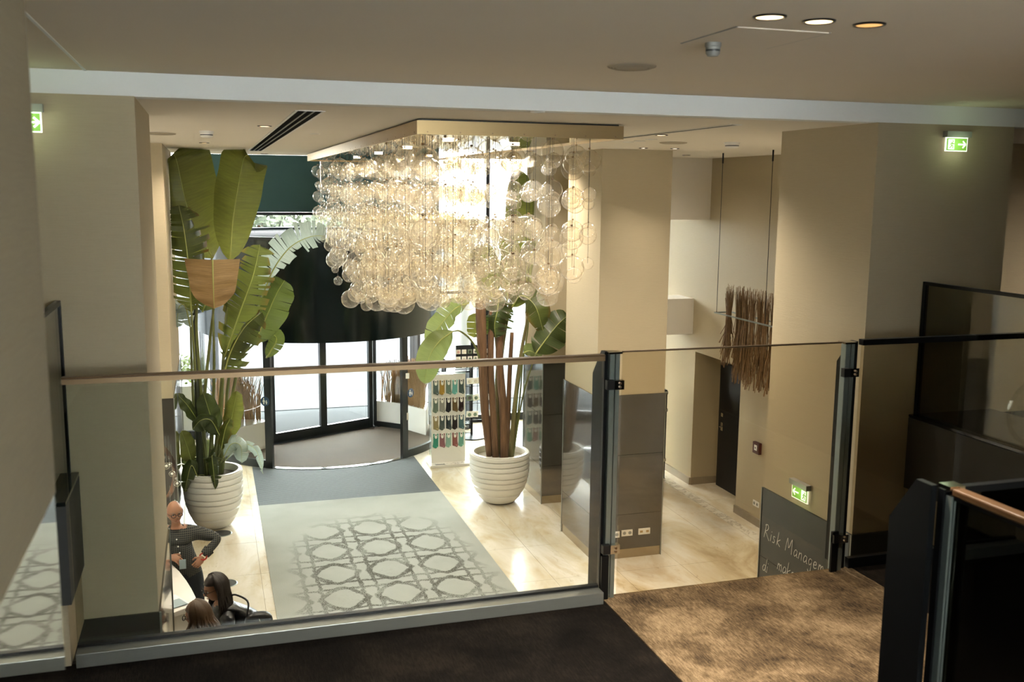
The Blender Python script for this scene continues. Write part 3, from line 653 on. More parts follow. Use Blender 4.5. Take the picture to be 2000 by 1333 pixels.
disc_vent('ceiling_speaker', atz(313, 260, CEIL), .17, 'flat round ceiling speaker by the near pillar', 'speaker', 2, 'vent_paint')
disc_vent('ceiling_speaker', atz(1315, 278, CEIL), .17, 'flat round ceiling speaker by the middle pillar', 'speaker', 2, 'vent_paint')
def detector(q, r, label, mat='white_plastic'):
    t = thing('smoke_detector', q, label, 'smoke detector')
    MB().lathe(q, [(r*1.1, 0), (r*1.1, -.02), (r, -.022), (r*.95, -.05), (r*.7, -.062), (0, -.064)], 28).build('housing', mat, t, auto=True)
    MB().lathe(q, [(r*.97, -.030), (r*.985, -.036), (r*.95, -.046)], 28).build('chamber_slots', 'black_plastic', t, smooth=True)
detector(atz(1430, 278, CEIL), .075, 'white smoke detector above the hanging reeds'); detector(atz(403, 256, CEIL), .06, 'slatted round detector on the lobby ceiling near the air vent')
detector(atz(1393, 82, NCEIL), .033, 'dark little detector beside the ceiling hatch', 'grey_plastic')
h = thing('ceiling_hatch', (2.29, 3.9, NCEIL), 'square access hatch in the landing ceiling', 'hatch')
B(2.075, 2.505, 3.68, 4.165, NCEIL-.004, NCEIL-.0003).build('panel', 'plaster_near', h)
MB().box(2.068, 2.075, 3.675, 4.17, NCEIL-.003, NCEIL).box(2.505, 2.512, 3.675, 4.17, NCEIL-.003, NCEIL).box(2.068, 2.512, 4.165, 4.172, NCEIL-.003, NCEIL).build('hatch_frame', 'grey_plastic', h)
struct('trim_ceiling_seam', B(-.655, -.64, 2.4, 6.36, NCEIL-.004, NCEIL), 'beam_paint')

# ================================================================ SIGNS, SOCKETS, WRITING
def runner(m, o, e, u, n, s):
    """little running figure drawn with bars; o origin, e across, u up"""
    P = lambda x, y: o+e*x*s+u*y*s
    for a, b in (((.50, .72), (.42, .42)), ((.42, .44), (.60, .30)), ((.60, .30), (.56, .10)), ((.42, .44), (.30, .22)), ((.30, .22), (.12, .16)), ((.50, .70), (.30, .60)), ((.30, .60), (.24, .44)), ((.50, .70), (.66, .54)), ((.66, .54), (.78, .60))):
        m.bar(P(*a), P(*b), .11*s, .0015, up=n)
    k = [P(.56+.09*math.cos(i*.785), .85+.09*math.sin(i*.785)) for i in range(8)]; m.prism(k, n*.001)
def exit_sign(o, e, n, w, hh, label, arrow, door_first):
    """o = upper corner of lit face; e = reading direction along the wall; n = out of the wall"""
    u = Vector((0, 0, 1)); t = thing('exit_sign', o+e*w/2-u*hh, label, 'exit sign', 'emergency exit signs')
    MB().prism([o-e*.012, o+e*(w+.012), o+e*(w+.012)+u*.045, o-e*.012+u*.045], n*.05).build('housing', 'grey_plastic', t)
    f = o+n*.012; MB().prism([f-u*hh, f+e*w-u*hh, f+e*w, f], n*.012).build('lit_panel', 'exit_white', t)
    g = f+n*.0125; k = .07*hh; MB().prism([g+e*k-u*(hh-k), g+e*(w-k)-u*(hh-k), g+e*(w-k)-u*k, g+e*k-u*k], n*.001).build('green_field', 'exit_green', t)
    g = g+n*.0015; m = MB(); dw = hh*.55; x0 = w*.10 if door_first else w*.90-dw
    m.prism([g+e*x0-u*hh*.86, g+e*(x0+dw)-u*hh*.86, g+e*(x0+dw)-u*hh*.14, g+e*x0-u*hh*.14], n*.0006)
    xa, xb = (w*.56, w*.90) if door_first else (w*.44, w*.10); sg = 1 if xb > xa else -1; yc = -hh*.5
    P = lambda x, y: g+e*x+u*y
    m.bar(P(xa, yc), P(xb, yc), hh*.11, .001, up=n); m.bar(P(xb+sg*hh*.02, yc), P(xb-sg*hh*.24, yc+hh*.24), hh*.11, .001, up=n); m.bar(P(xb+sg*hh*.02, yc), P(xb-sg*hh*.24, yc-hh*.24), hh*.11, .001, up=n)
    m.build('door_and_arrow', 'exit_white', t); r = MB(); runner(r, g+e*(x0+dw*.06)-u*hh*.84+n*.001, e, u, n, hh*.66); r.build('running_figure', 'exit_green', t)
    lamp('POINT', 'sign_glow', o+e*w/2-u*hh/2+n*.10, .35, (.75, 1, .6), t, size=.08)
exit_sign(Vector((5.385, 6.348, 5.375)), Vector((1, 0, 0)), Vector((0, -1, 0)), .20, .105, 'lit green exit sign with arrow at the top of the near pillar', 1, True)
exit_sign(Vector((-1.03, 6.318, 5.36)), Vector((1, 0, 0)), Vector((0, -1, 0)), .145, .115, 'lit green exit sign partly hidden by the near wall', 1, True)
exit_sign(Vector((4.795, 7.175, 2.455)), Vector((0, -1, 0)), Vector((-1, 0, 0)), .235, .12, 'lit green exit sign with arrow above the slate panel lettering', 0, False)
# handwriting on the slate cladding
GL = {'R': [[(0, 0), (.08, .5), (.12, 1)], [(.02, .92), (.3, 1.02), (.42, .82), (.3, .6), (.1, .5), (.3, .3), (.62, -.05)]], 'i': [[(.1, .48), (.06, .0)], [(.13, .68), (.14, .72)]], 's': [[(.28, .45), (.12, .48), (.08, .34), (.24, .2), (.2, .03), (0, .02)]],
 'k': [[(0, 0), (.1, .95)], [(.36, .5), (.06, .24), (.38, 0)]], 'M': [[(0, 0), (.14, .95), (.36, .3), (.66, .98), (.74, 0)]], 'a': [[(.36, .42), (.16, .48), (.02, .2), (.12, 0), (.32, .2), (.36, .45), (.36, .06), (.46, .02)]], 'n': [[(.02, 0), (.06, .46)], [(.05, .3), (.22, .47), (.32, .36), (.34, 0)]],
 'g': [[(.36, .42), (.16, .48), (.04, .24), (.16, .04), (.34, .24), (.37, .45), (.32, -.3), (.12, -.42), (.02, -.3)]], 'e': [[(.04, .22), (.3, .3), (.26, .46), (.1, .44), (.03, .2), (.14, .02), (.36, .1)]], 'm': [[(.02, 0), (.06, .46)], [(.05, .3), (.18, .47), (.25, .34), (.26, 0)], [(.26, .3), (.4, .47), (.48, .34), (.5, 0)]],
 't': [[(.1, .8), (.08, .1), (.2, 0)], [(-.05, .5), (.28, .52)]], 'd': [[(.32, .42), (.14, .46), (.02, .2), (.14, 0), (.32, .22), (.44, .95)], [(.40, .7), (.36, .1), (.46, .02)]], ' ': []}
ADV = {'M': .9, 'm': .66, ' ': .45, 'i': .28, 'R': .68}
wr_ = thing('wall_lettering', (4.787, 7.2, 1.6), 'pale handwritten lettering on the slate pillar panel', 'lettering')
def write(txt, y, z, s, sp=1.0):
    for ch in txt:
        m = MB()
        for st in GL[ch]:
            pts = [Vector((4.7855, y-s*(px+.12*pz), z+s*pz)) for px, pz in (spline([(a, b, 0) for a, b in st], len(st)*3) and [(q.x, q.y) for q in spline([(a, b, 0) for a, b in st], len(st)*3)])]
            for a, b in zip(pts, pts[1:]): m.bar(a, b+(b-a)*.15, .006, .0015, up=(1, 0, 0))
        if m.v: m.build('letter', 'tag_white', wr_)
        y -= s*ADV.get(ch, .5)*sp
write('Risk Management', 7.60, 1.815, .132, 1.10); write('make', 7.36, 1.60, .13); write('di', 7.60, 1.50, .13)
def socket(o, e, n, k, label):
    u = Vector((0, 0, 1)); t = thing('wall_socket', o, label, 'socket', 'wall sockets')
    MB().prism([o-e*.08*k/2-u*.042, o+e*.08*k/2-u*.042, o+e*.08*k/2+u*.042, o-e*.08*k/2+u*.042], n*.012).build('plate', 'white_plastic', t)
    for i in range(k):
        c = o+e*(.08*(i-(k-1)/2))+n*.0125; ring = [c+e*math.cos(a*.4488)*.024+u*math.sin(a*.4488)*.024 for a in range(14)]
        hw = MB().prism(ring, n*.001).build('socket_well', 'grey_plastic', t); hm = MB()
        for sx in (-.009, .009): hm.prism([c+n*.0015+e*sx+e*.004*math.cos(a*1.047)+u*.004*math.sin(a*1.047) for a in range(6)], n*.0006)
        hm.build('pin_hole', 'black_plastic', hw)
fx = Vector((1, 0, 0)); fy = Vector((0, -1, 0))
socket(Vector((5.10, 11.776, .35)), fx, fy, 2, 'white socket plate nearest the steel post, on the middle pillar'); socket(Vector((5.29, 11.776, .36)), fx, fy, 2, 'white double socket in the middle of the pillar row')
t = thing('network_outlet', (5.545, 11.776, .36), 'white double network outlet nearest the pillar corner', 'outlet')
MB().box(5.46, 5.63, 11.764, 11.778, .318, .402).build('plate', 'white_plastic', t)
for x in (5.50, 5.59): B(x-.02, x+.02, 11.76, 11.764, .345, .375).build('port', 'brass_plate', t)
socket(Vector((7.712, 12.50, .33)), Vector((0, -1, 0)), Vector((-1, 0, 0)), 2, 'white double socket on the passage wall near the slate panel')
t = thing('call_point', (7.71, 12.53, 1.15), 'small dark red alarm call point on the passage wall', 'alarm button'); plain('call_red', '#4a211b', .4)
B(7.67, 7.718, 12.44, 12.61, 1.10, 1.27).build('housing', 'call_red', t); b = B(7.664, 7.671, 12.49, 12.56, 1.15, 1.23).build('push_plate', 'tag_white', t); B(7.66, 7.665, 12.515, 12.535, 1.18, 1.2).build('symbol', 'black_plastic', b)
fc = thing('flight_case', (7.05, 15.0, 0), 'black upright flight case with metal corners behind the middle pillar', 'case')
B(6.7, 7.34, 14.84, 15.4, .03, 1.62).build('body', 'black_plastic', fc)
for z in (.03, .38, 1.25, 1.55):
    MB().box(7.27, 7.35, 14.825, 14.845, z, z+.05).box(7.335, 7.352, 14.83, 14.92, z, z+.05).build('corner_fitting', 'chrome', fc)

# ================================================================ GLASS BUBBLE CHANDELIER
ch = thing('bubble_chandelier', (2.36, 11.6, CEIL-.11), 'long ceiling chandelier of hundreds of clear glass bubbles on wires', 'chandelier')
PX0, PX1, PY0, PY1 = 1.53, 3.21, 7.43, 15.9; PZ = CEIL-.115
t = .012
for a in ((PX0, PX1, PY0, PY0+t), (PX0, PX1, PY1-t, PY1), (PX0, PX0+t, PY0+t, PY1-t), (PX1-t, PX1, PY0+t, PY1-t)): B(*a, PZ, CEIL-.012).build('side_panel', 'brass_plate', ch)
B(PX0+t, PX1-t, PY0+t, PY1-t, PZ+.012, PZ+.02).build('mirror_plate', 'polished_mirror', ch)
B(PX0+.03, PX1-.03, PY0+.03, PY1-.03, CEIL-.014, CEIL-.002).build('mounting_frame', 'black_plastic', ch)
sc = MB()
for i in range(7): sc.tube([(PX0+.08+i*.255, PY0-.003, PZ+.018), (PX0+.08+i*.255, PY0+.002, PZ+.018)], .006, 8)
for i in range(22): sc.tube([(PX0-.003, PY0+.1+i*.39, PZ+.018), (PX0+.002, PY0+.1+i*.39, PZ+.018)], .006, 8)
sc.build('screw', 'bronze', ch)
ZB = [(7.5, 4.36), (8.5, 4.16), (9.2, 3.98), (10.5, 3.78), (12, 3.66), (13, 3.74), (14, 4.02), (15.6, 4.45)]
def zb(y):
    for (a, p), (b, q) in zip(ZB, ZB[1:]):
        if y <= b: return p+(q-p)*max(0, (y-a)/(b-a))
    return ZB[-1][1]
rng = random.Random(5)
def ripple(seed):
    r_ = random.Random(seed); ks = [(Vector((r_.gauss(0, 1), r_.gauss(0, 1), r_.gauss(0, 1)))*2.2, r_.random()*6) for _ in range(4)]
    return lambda d: d*(1+sum(.012*math.sin(k.dot(d)+p) for k, p in ks))
protos = []
for s_ in range(3):
    m = MB().ball((0, 0, 0), 1, 16, 10, ripple(s_)); m.mat(1); m.tube([(0, 0, .98), (0, 0, 1.10)], .10, 6); protos.append(m)
bub_me = [m.mesh('glass_bubble', ['bubble_glass', 'bronze'], smooth=True) for m in protos]
wire_me = MB().tube([(0, 0, 0), (0, 0, -1)], .0016, 4, cap=False).mesh('wire', 'dark_metal')
bubs = []; grid = {}
NX, NY = 9, 28; nw_ = 0
for j in range(NY):
    for i in range(NX):
        x = 1.62+(i+.5*(j % 2)*.9)*(1.54/(NX-.5))+rng.uniform(-.035, .035); y = 7.66+j*(7.85/(NY-1))+rng.uniform(-.07, .07)
        if x > 3.18 or rng.random() < .06: continue
        lo = zb(y)+rng.uniform(-.06, .06); hi = 5.19+rng.uniform(-.06, .05); n = 4 if y < 8.4 else (5 if y < 10 or y > 13.6 else 6); low = hi
        for k in range(n):
            if rng.random() < (.22 if y < 8.6 else .10): continue
            z = hi+(lo-hi)*k/(n-1)+rng.uniform(-.05, .05); r = rng.choice((.05, .058, .066, .075, .085, .095, .11, .125))
            key = (int(x*4), int(y*4), int(z*4))
            for a in (-1, 0, 1):
                for b in (-1, 0, 1):
                    for c_ in (-1, 0, 1):
                        for (px, py, pz, pr) in grid.get((key[0]+a, key[1]+b, key[2]+c_), ()):
                            dd = math.sqrt((px-x)**2+(py-y)**2+(pz-z)**2)
                            r = min(r, max(.0, dd-pr-.003))
            if r < .034: continue
            grid.setdefault(key, []).append((x, y, z, r)); bubs.append((x, y, z, r)); low = min(low, z)
        w = bpy.data.objects.new('wire', wire_me); C.objects.link(w); w.parent = ch; w.location = Vector((x, y, PZ+.01))-WL[ch.name]; w.scale = (1, 1, PZ+.01-low); nw_ += 1
bubs.sort(key=lambda b: (Vector(b[:3])-CAM).length/b[3])
rest = MB()
for k, (x, y, z, r) in enumerate(bubs):
    if k < 300:
        o = bpy.data.objects.new('glass_bubble', bub_me[k % 3]); C.objects.link(o); o.parent = ch; o.location = Vector((x, y, z))-WL[ch.name]; o.scale = (r, r, r); o.rotation_euler.z = rng.random()*6
    else: rest.add(protos[k % 3], (x, y, z), r)
tag(rest.build('glass_bubbles', ['bubble_glass', 'bronze'], ch, smooth=True), kind='stuff')
for i, (x, y) in enumerate(((2.0, 8.4), (2.75, 8.9), (2.0, 10.2), (2.75, 10.8), (2.0, 12.0), (2.75, 12.6), (2.0, 13.8), (2.75, 14.6))):
    s_ = MB().lathe((x, y, PZ+.011), [(.045, 0), (.05, -.012), (.034, -.012), (.0, -.006)], 16).build('spot', 'spot_face', ch, smooth=True)
    lamp('SPOT', 'chandelier_beam', (x, y, PZ-.03), 24, (1, .955, .89), s_, size=.05, spot=168, blend=.5)

# ================================================================ HANGING REEDS
hr = thing('reed_pendant', (6.86, 11.6, 3.26), 'hanging metal frame holding bundles of dried brown reeds', 'pendant')
f = MB(); za = 3.27
for a, b in (((6.76, 12.28), (6.76, 10.75)), ((6.76, 10.75), (7.02, 10.75)), ((7.02, 10.75), (7.02, 12.28)), ((7.02, 12.28), (6.76, 12.28))): f.bar((*a, za), (*b, za), .018, .018)
f.build('frame', 'steel_post', hr)
for y in (12.26, 11.0): MB().tube([(6.78, y, za), (6.78, y, CEIL)], .004, 6).build('cable', 'dark_metal', hr); MB().tube([(6.78, y, CEIL-.14), (6.78, y, CEIL)], .011, 8).build('cable_fixing', 'dark_metal', hr)
for i in range(10):
    y = 12.17-i*.145; m = MB(); x = 6.89+rng.uniform(-.04, .04); nn = 16 if i == 0 else 48
    for k in range(nn):
        s0 = rng.uniform(.018, .05) if i else .018; a = rng.random()*6.28; ox, oy = math.cos(a)*s0*rng.random(), math.sin(a)*s0*1.3*rng.random(); up = rng.uniform(.16, .42); dn = rng.uniform(.45, .95)-(.2 if i < 2 else 0); g = rng.gauss(0, .05); g2 = rng.gauss(0, .05)
        m.tube([(x+ox*1.8+rng.gauss(0, .012), y+oy*1.6+rng.gauss(0, .012), za+up), (x+ox, y+oy, za), (x+ox+g*.5, y+oy+g2*.5, za-dn*.6), (x+ox+g, y+oy+g2, za-dn)], [.0025, .0045, .004, .009 if k % 3 == 0 else .004], 4, cap=False)
    m.build('reed_bundle', 'reed', hr)

# ================================================================ POTTED PLANTS
def pot(o, r, hgt, fill, label):
    c = WL[o.name]
    prof = [(0, 0), (r*.40, 0), (r*.50, .010)]; bands = [.20, .36, .48, .57, .70, .80, .90]; shape = lambda z: r*(.46+.54*math.sin(min(1, z/.72)*1.5708)**.62)
    for i, (z0, z1) in enumerate(zip([.015]+bands, bands+[.985])):
        for f in (0.0, .12, .5, .88, 1.0): prof.append((shape(z0+(z1-z0)*f)+(-.016, .0, .005, .0, -.016)[int(f*4+.01)] if f not in (.12, .88) else shape(z0+(z1-z0)*f)+.002, hgt*(z0+(z1-z0)*f)))
    prof += [(r*.985, hgt), (r*.87, hgt), (r*.855, hgt*.98), (r*.85, hgt*.86)]
    MB().lathe(c, prof, 56).build('pot', 'white_ceramic', o, auto=True)
    m = MB().lathe(c, [(r*.852, hgt*.88), (r*.5, hgt*.90), (0, hgt*.91)], 40); m.build('soil', fill, o)
def leaf(o, pts, hw, mat, tears=0., roll=0., fold=.25, bent=False, xlim=None, n=26, droop=.0, tip=.55, rib='leaf_rib', seed=0, rib_r=.012, slant=.18, wave=.02):
    """large banana-like leaf: midrib through pts (base to tip), lamina on both sides, split into strips where torn"""
    r_ = random.Random(seed+len(pts)*7+int(hw*1000)); P = spline(pts, n); m = MB(); groups = []
    T = [(P[min(i+1, n)]-P[max(i-1, 0)]).normalized() for i in range(n+1)]
    F = []
    for i in range(n+1):
        nn = (CAM-P[i]).normalized(); nn = (nn-T[i]*nn.dot(T[i])).normalized(); nn = Matrix.Rotation(roll, 3, T[i]) @ nn; F.append((nn, T[i].cross(nn).normalized()))
    wd_ = lambda s: hw*max(0, 1-abs(2*s-1)**(2.6 if s < .5 else 2.0+tip))**.62
    if bent: wd_ = lambda s: hw*(1-.30*s)*(1 if s < .55 else max(0, 1-((s-.55)/.45)**2.6)**.55)
    for side in (-1, 1):
        i = 0
        while i < n:
            g = n-i if tears <= 0 else min(n-i, r_.choice((1, 1, 2, 2, 3, 4) if tears > .6 else (2, 3, 4, 5, 7)))
            if tears <= 0: ext = 0; gap = 0
            else: ext = r_.uniform(-.35, .75)*tears; gap = r_.uniform(.1, .45)*tears
            length = 1 if tears <= 0 else r_.uniform(1-.35*tears, 1.05)
            ids = []
            for a in range(i, i+g+1):
                s = a/n; row = []
                for k in range(5):
                    f = k/4; w = wd_(s)*length*f; sp = s+((i+g/2)/n-s)*gap*f; q = sp*n; j = min(int(q), n-1); e = q-j
                    base = P[j].lerp(P[j+1], e); nn = F[min(a, n)][0]; sd = F[min(a, n)][1]; ang = fold+ext*f+droop*f*f
                    p = base+sd*side*w*math.cos(ang)+nn*(-w*math.sin(ang))+T[a]*slant*w+nn*wave*math.sin(s*23+side*2)*f-Vector((0, 0, 1))*droop*.3*w*f
                    row.append(m.vert(p, (s, side*f)))
                ids.append(row)
            for a in range(g):
                for k in range(4):
                    q = (ids[a][k], ids[a][k+1], ids[a+1][k+1], ids[a+1][k]); m.face(*(q if side > 0 else q[::-1]))
            i += g
    for p in m.v:
        p.z = min(p.z, CEIL-.01)
        if o is lp: p.x = max(p.x, -.485)
        elif p.y > 14.25 and p.y < 15.3: p.x = min(p.x, 4.90)
    lo = m.build('leaf', mat, o, smooth=True, uv=True)
    MB().tube([(lambda q: Vector((max(q.x, -.47), q.y, min(q.z, CEIL-.02))))(p+F[i][0]*.004) for i, p in enumerate(P)], [rib_r*(1-.8*i/n) for i in range(n+1)], 6).build('midrib', rib, lo, smooth=True)
    return lo
def stalk(o, pts, r0, r1, mat='stalk', name='stalk', n=12):
    P = [Vector((max(p.x, -.44), p.y, p.z)) for p in spline(pts, n)]; MB().tube(P, [r0+(r1-r0)*i/n for i in range(n+1)], 8).build(name, mat, o, smooth=True)
# tall plant beside the far left pillar
PLY = 14.62
lp = thing('potted_plant', (-.055, PLY, 0), 'tall potted plant with paddle leaves reaching the ceiling, beside the reception', 'plant')
pot(lp, .42, .86, 'soil', '')
def L(u, v, dy=0): return aty(u, v, PLY+dy)
leaf(lp, [L(416, 505, .1), L(378, 440, .15), L(362, 392, .12), L(346, 318, .05), L(338, 300, -.35)], .50, 'leaf_green', 0, .15, .12, seed=1, tip=2)
leaf(lp, [L(449, 512, -.1), L(455, 430, -.1), L(466, 360, -.1), L(476, 312, -.12), L(484, 302, -.45)], .335, 'leaf_green', 0, -.25, .15, seed=2, tip=2)
leaf(lp, [L(374, 612, -.2), L(369, 530, -.25), L(360, 455, -.25), L(349, 400, -.2)], .42, 'leaf_torn', .95, .1, .25, seed=3, n=34)
leaf(lp, [L(415, 508, -.38), L(416, 540, -.45), L(417, 575, -.47), L(418, 603, -.45)], .39, 'leaf_brown', 0, .0, .30, bent=True, seed=4, slant=-.12)
leaf(lp, [L(438, 700, -.1), L(468, 612, -.15), L(494, 540, -.2), L(508, 478, -.15)], .34, 'leaf_torn', .75, -.1, .3, seed=5, n=34)
leaf(lp, [L(512, 580, .1), L(535, 525, .15), L(568, 482, .2), L(608, 462, .2), L(642, 462, .1)], .27, 'leaf_pale', .8, .35, .35, seed=6, n=30)
leaf(lp, [L(497, 672, .05), L(520, 620, .1), L(540, 575, .1), L(556, 548, .05)], .27, 'leaf_dark', .2, -.3, .2, seed=7)
leaf(lp, [L(436, 740, -.2), L(450, 690, -.25), L(478, 640, -.3), L(512, 610, -.3)], .34, 'leaf_torn', .85, -.5, .5, seed=8, n=30, droop=.5)
leaf(lp, [L(372, 640, .3), L(362, 600, .3), L(350, 600, .35), L(345, 640, .35)], .16, 'leaf_pale', .7, .2, .3, seed=9)
leaf(lp, [L(520, 700, .2), L(540, 665, .2), L(530, 650, .1)], .12, 'leaf_dark', .2, 0, .2, seed=10)
leaf(lp, [L(395, 610, .3), L(412, 570, .35), L(432, 540, .3)], .30, 'leaf_dark', .6, .1, .2, seed=18)
for a in ([(398, 930), (384, 760), (374, 612, -.2)], [(404, 930), (392, 760), (384, 600, 0), (414, 505, .1)], [(410, 925), (418, 740), (416, 600, -.4)], [(418, 925), (432, 760), (449, 512, -.1)], [(424, 925), (432, 800), (438, 700, -.1)], [(428, 930), (440, 820), (452, 720), (497, 672, .05)], [(432, 930), (446, 820), (470, 700), (512, 580, .1)], [(400, 930), (398, 800), (412, 650), (418, 600, -.3)], [(393, 930), (378, 780), (372, 640, .3)]):
    stalk(lp, [L(*q) for q in a], .032, .013)
stalk(lp, [L(392, 935, -.1), L(388, 850, -.1), L(384, 740, 0)], .055, .03, 'stalk_dark')
for pts, hw, mt, roll, tr, dr in (
    ([(425, 852, -.2), (412, 815, -.25), (397, 768, -.25)], .16, 'leaf_dark', .2, 0, 0), ([(390, 830, -.1), (368, 795, -.15), (343, 768, -.15)], .10, 'leaf_dark', .6, 0, 0), ([(436, 868, -.1), (452, 820, -.15), (463, 764, -.15)], .15, 'leaf_green', -.5, 0, 0),
    ([(428, 850, -.3), (412, 822, -.35), (392, 822, -.4), (376, 840, -.42)], .15, 'leaf_dark', .5, 0, .3), ([(432, 880, -.3), (440, 840, -.35), (450, 818, -.35)], .10, 'leaf_torn', -.6, 0, 0), ([(436, 895, -.3), (452, 868, -.4), (470, 872, -.45), (472, 905, -.45)], .16, 'leaf_pale', -.2, .3, .3),
    ([(440, 900, -.2), (470, 868, -.3), (500, 880, -.35), (514, 926, -.35)], .09, 'leaf_pale', .1, .6, .5), ([(420, 915, -.35), (414, 890, -.42), (417, 920, -.46), (421, 958, -.46)], .15, 'leaf_dark', .2, .7, .5), ([(385, 930, -.35), (374, 910, -.42), (366, 935, -.46), (361, 962, -.46)], .13, 'leaf_dark', 0, .6, .4),
    ([(375, 905, -.1), (366, 875, -.15), (354, 842, -.15)], .14, 'leaf_green', .3, 0, 0), ([(370, 925, .1), (368, 900, .1), (372, 880, .1)], .12, 'leaf_dark', 0, .3, 0), ([(398, 900, .2), (404, 880, .2), (402, 860, .2)], .12, 'leaf_light', .4, 0, 0)):
    leaf(lp, [L(*p) for p in pts], hw, mt, tr, roll, .2, seed=int(pts[0][0]), n=16, droop=dr, rib_r=.007); b = L(*pts[0]); stalk(lp, [Vector((-.10+(b.x+.1)*.35, b.y+.05, .78)), (b+Vector((-.10, PLY, .78)))/2, b], .013, .007, 'stalk', n=8)
# plant by the dark pillars
PRY = 14.65
rp = thing('potted_plant', (4.33, PRY, 0), 'potted plant with thick brown trunks in a white ribbed pot near the sock stand', 'plant')
pot(rp, .475, .82, 'pebbles', '')
def Rr(u, v, dy=0): return aty(u, v, PRY+dy)
for a, r0, r1, mt in (([(957, 890, -.1), (947, 800, -.1), (942, 690, -.1), (938, 585, -.1)], .060, .085, 'bark'), ([(968, 893, -.2), (962, 790, -.15), (958, 700, -.1), (962, 590, 0)], .055, .05, 'bark'), ([(985, 897, -.2), (983, 800, -.15), (975, 690, -.05), (985, 590, 0)], .07, .055, 'bark'), ([(978, 885, .1), (972, 760, .1), (985, 640, .1), (1000, 590, .1)], .06, .04, 'bark_green'), ([(998, 892, -.1), (1006, 790, -.1), (1018, 690, 0), (1035, 600, 0)], .05, .018, 'bark_green'), ([(955, 880, .1), (942, 720, .1), (930, 620, .1)], .04, .02, 'stalk'), ([(965, 885, .15), (975, 740, .1), (968, 640, .1)], .05, .03, 'bark_green'), ([(990, 890, .05), (995, 740, .1), (1000, 650, .1)], .045, .03, 'bark')):
    stalk(rp, [Rr(*q) for q in a], r0, r1, mt, 'trunk' if 'bark' in mt else 'stalk')
leaf(rp, [Rr(916, 592, 0), Rr(888, 604, -.1), Rr(856, 640, -.2), Rr(838, 672, -.25)], .19, 'leaf_light', .25, -.4, .3, seed=31)
leaf(rp, [Rr(884, 648, -.3), Rr(858, 668, -.38), Rr(838, 700, -.42), Rr(829, 750, -.42)], .21, 'leaf_light', 0, .1, .25, seed=32, tip=.8)
stalk(rp, [Rr(944, 720, -.1), Rr(925, 672, -.2), Rr(900, 648, -.28), Rr(884, 648, -.3)], .018, .010, 'stalk')
leaf(rp, [Rr(935, 610, .1), Rr(930, 630, .1), Rr(925, 660, .1)], .16, 'leaf_green', .3, .2, .2, seed=33, n=14)
leaf(rp, [Rr(975, 575, -.1), Rr(972, 605, -.15), Rr(966, 635, -.15), Rr(968, 660, -.1)], .28, 'leaf_dark', .7, .2, .3, seed=34)
leaf(rp, [Rr(1000, 600, -.1), Rr(1018, 578, -.2), Rr(1045, 598, -.5), Rr(1062, 650, -.6)], .24, 'leaf_torn', .15, .1, .35, seed=35)
leaf(rp, [Rr(1046, 692, -.7), Rr(1066, 664, -.7), Rr(1090, 634, -.7), Rr(1110, 616, -.75)], .28, 'leaf_dark', .35, -.2, .25, seed=36)
leaf(rp, [Rr(1022, 690, -.5), Rr(1036, 686, -.55), Rr(1058, 698, -.6)], .12, 'leaf_light', 0, .3, .3, seed=37, n=14)
for a in ([(1000, 890, -.1), (1012, 760, -.15), (1030, 650, -.2), (1036, 560, -.1)], [(1002, 892, -.1), (1020, 780, -.4), (1046, 692, -.7)], [(1000, 890, 0), (1014, 790, -.2), (1022, 690, -.5)]): stalk(rp, [Rr(*q) for q in a], .016, .010, 'stalk')
leaf(rp, [Rr(962, 590, .5), Rr(955, 540, .5), Rr(945, 505, .5), Rr(935, 480, .5)], .24, 'leaf_green', .2, .2, .3, seed=38)
leaf(rp, [Rr(990, 590, .1), Rr(1002, 500, .1), Rr(1012, 400, .1), Rr(1012, 330, .05)], .26, 'leaf_green', .3, -.2, .3, seed=39)
leaf(rp, [Rr(1000, 590, .1), Rr(1030, 520, .1), Rr(1050, 470, .0)], .22, 'leaf_green', .2, .4, .3, seed=40)

# ================================================================ SOCK STAND AND TRINKET RACK
ss = thing('sock_stand', (4.02, 16.88, 0), 'white acrylic display stand with four rows of socks', 'display stand')
B(3.66, 4.42, 16.72, 17.12, 0, .045).build('base', 'white_gloss', ss, bevel=.006); B(3.72, 4.34, 16.905, 16.925, .045, 1.665).build('back_board', 'white_gloss', ss)
MB().box(3.695, 3.722, 16.906, 16.99, .045, 1.67).box(4.335, 4.352, 16.906, 16.99, .045, 1.67).box(3.695, 4.352, 16.906, 16.99, 1.665, 1.69).build('acrylic_frame', 'acrylic', ss)
lg = MB(); rr = random.Random(3)
for i in range(26):
    x = 3.74+rr.random()*.6; y = 16.735+rr.random()*.10; lg.box(x, x+rr.uniform(.008, .03), y, y+rr.uniform(.006, .015), .0455, .0465)
lg.box(3.76, 3.93, 16.76, 16.80, .0455, .0468); lg.build('base_print', 'black_plastic', ss)
SC = [['#4d5f5c', '#9a7a2e', '#5f7263', '#62a39b', '#40504f'], ['#5e6f62', '#8f8f86', '#14161a', '#5d4a28', '#2a1715'], ['#8d8058', '#2c403f', '#1d2f33', '#241c1c', '#3f5f63'], ['#2c7f6a', '#7a4f53', '#7fa394', '#7a4540', '#5c9384']]
CN = [['grey-green', 'mustard', 'sage', 'turquoise', 'slate'], ['moss', 'black and white', 'black', 'dark gold', 'maroon'], ['khaki', 'dark teal', 'navy', 'charcoal', 'steel blue'], ['emerald', 'dusty rose', 'mint', 'wine red', 'aqua']]
RN = ['top', 'second', 'third', 'bottom']
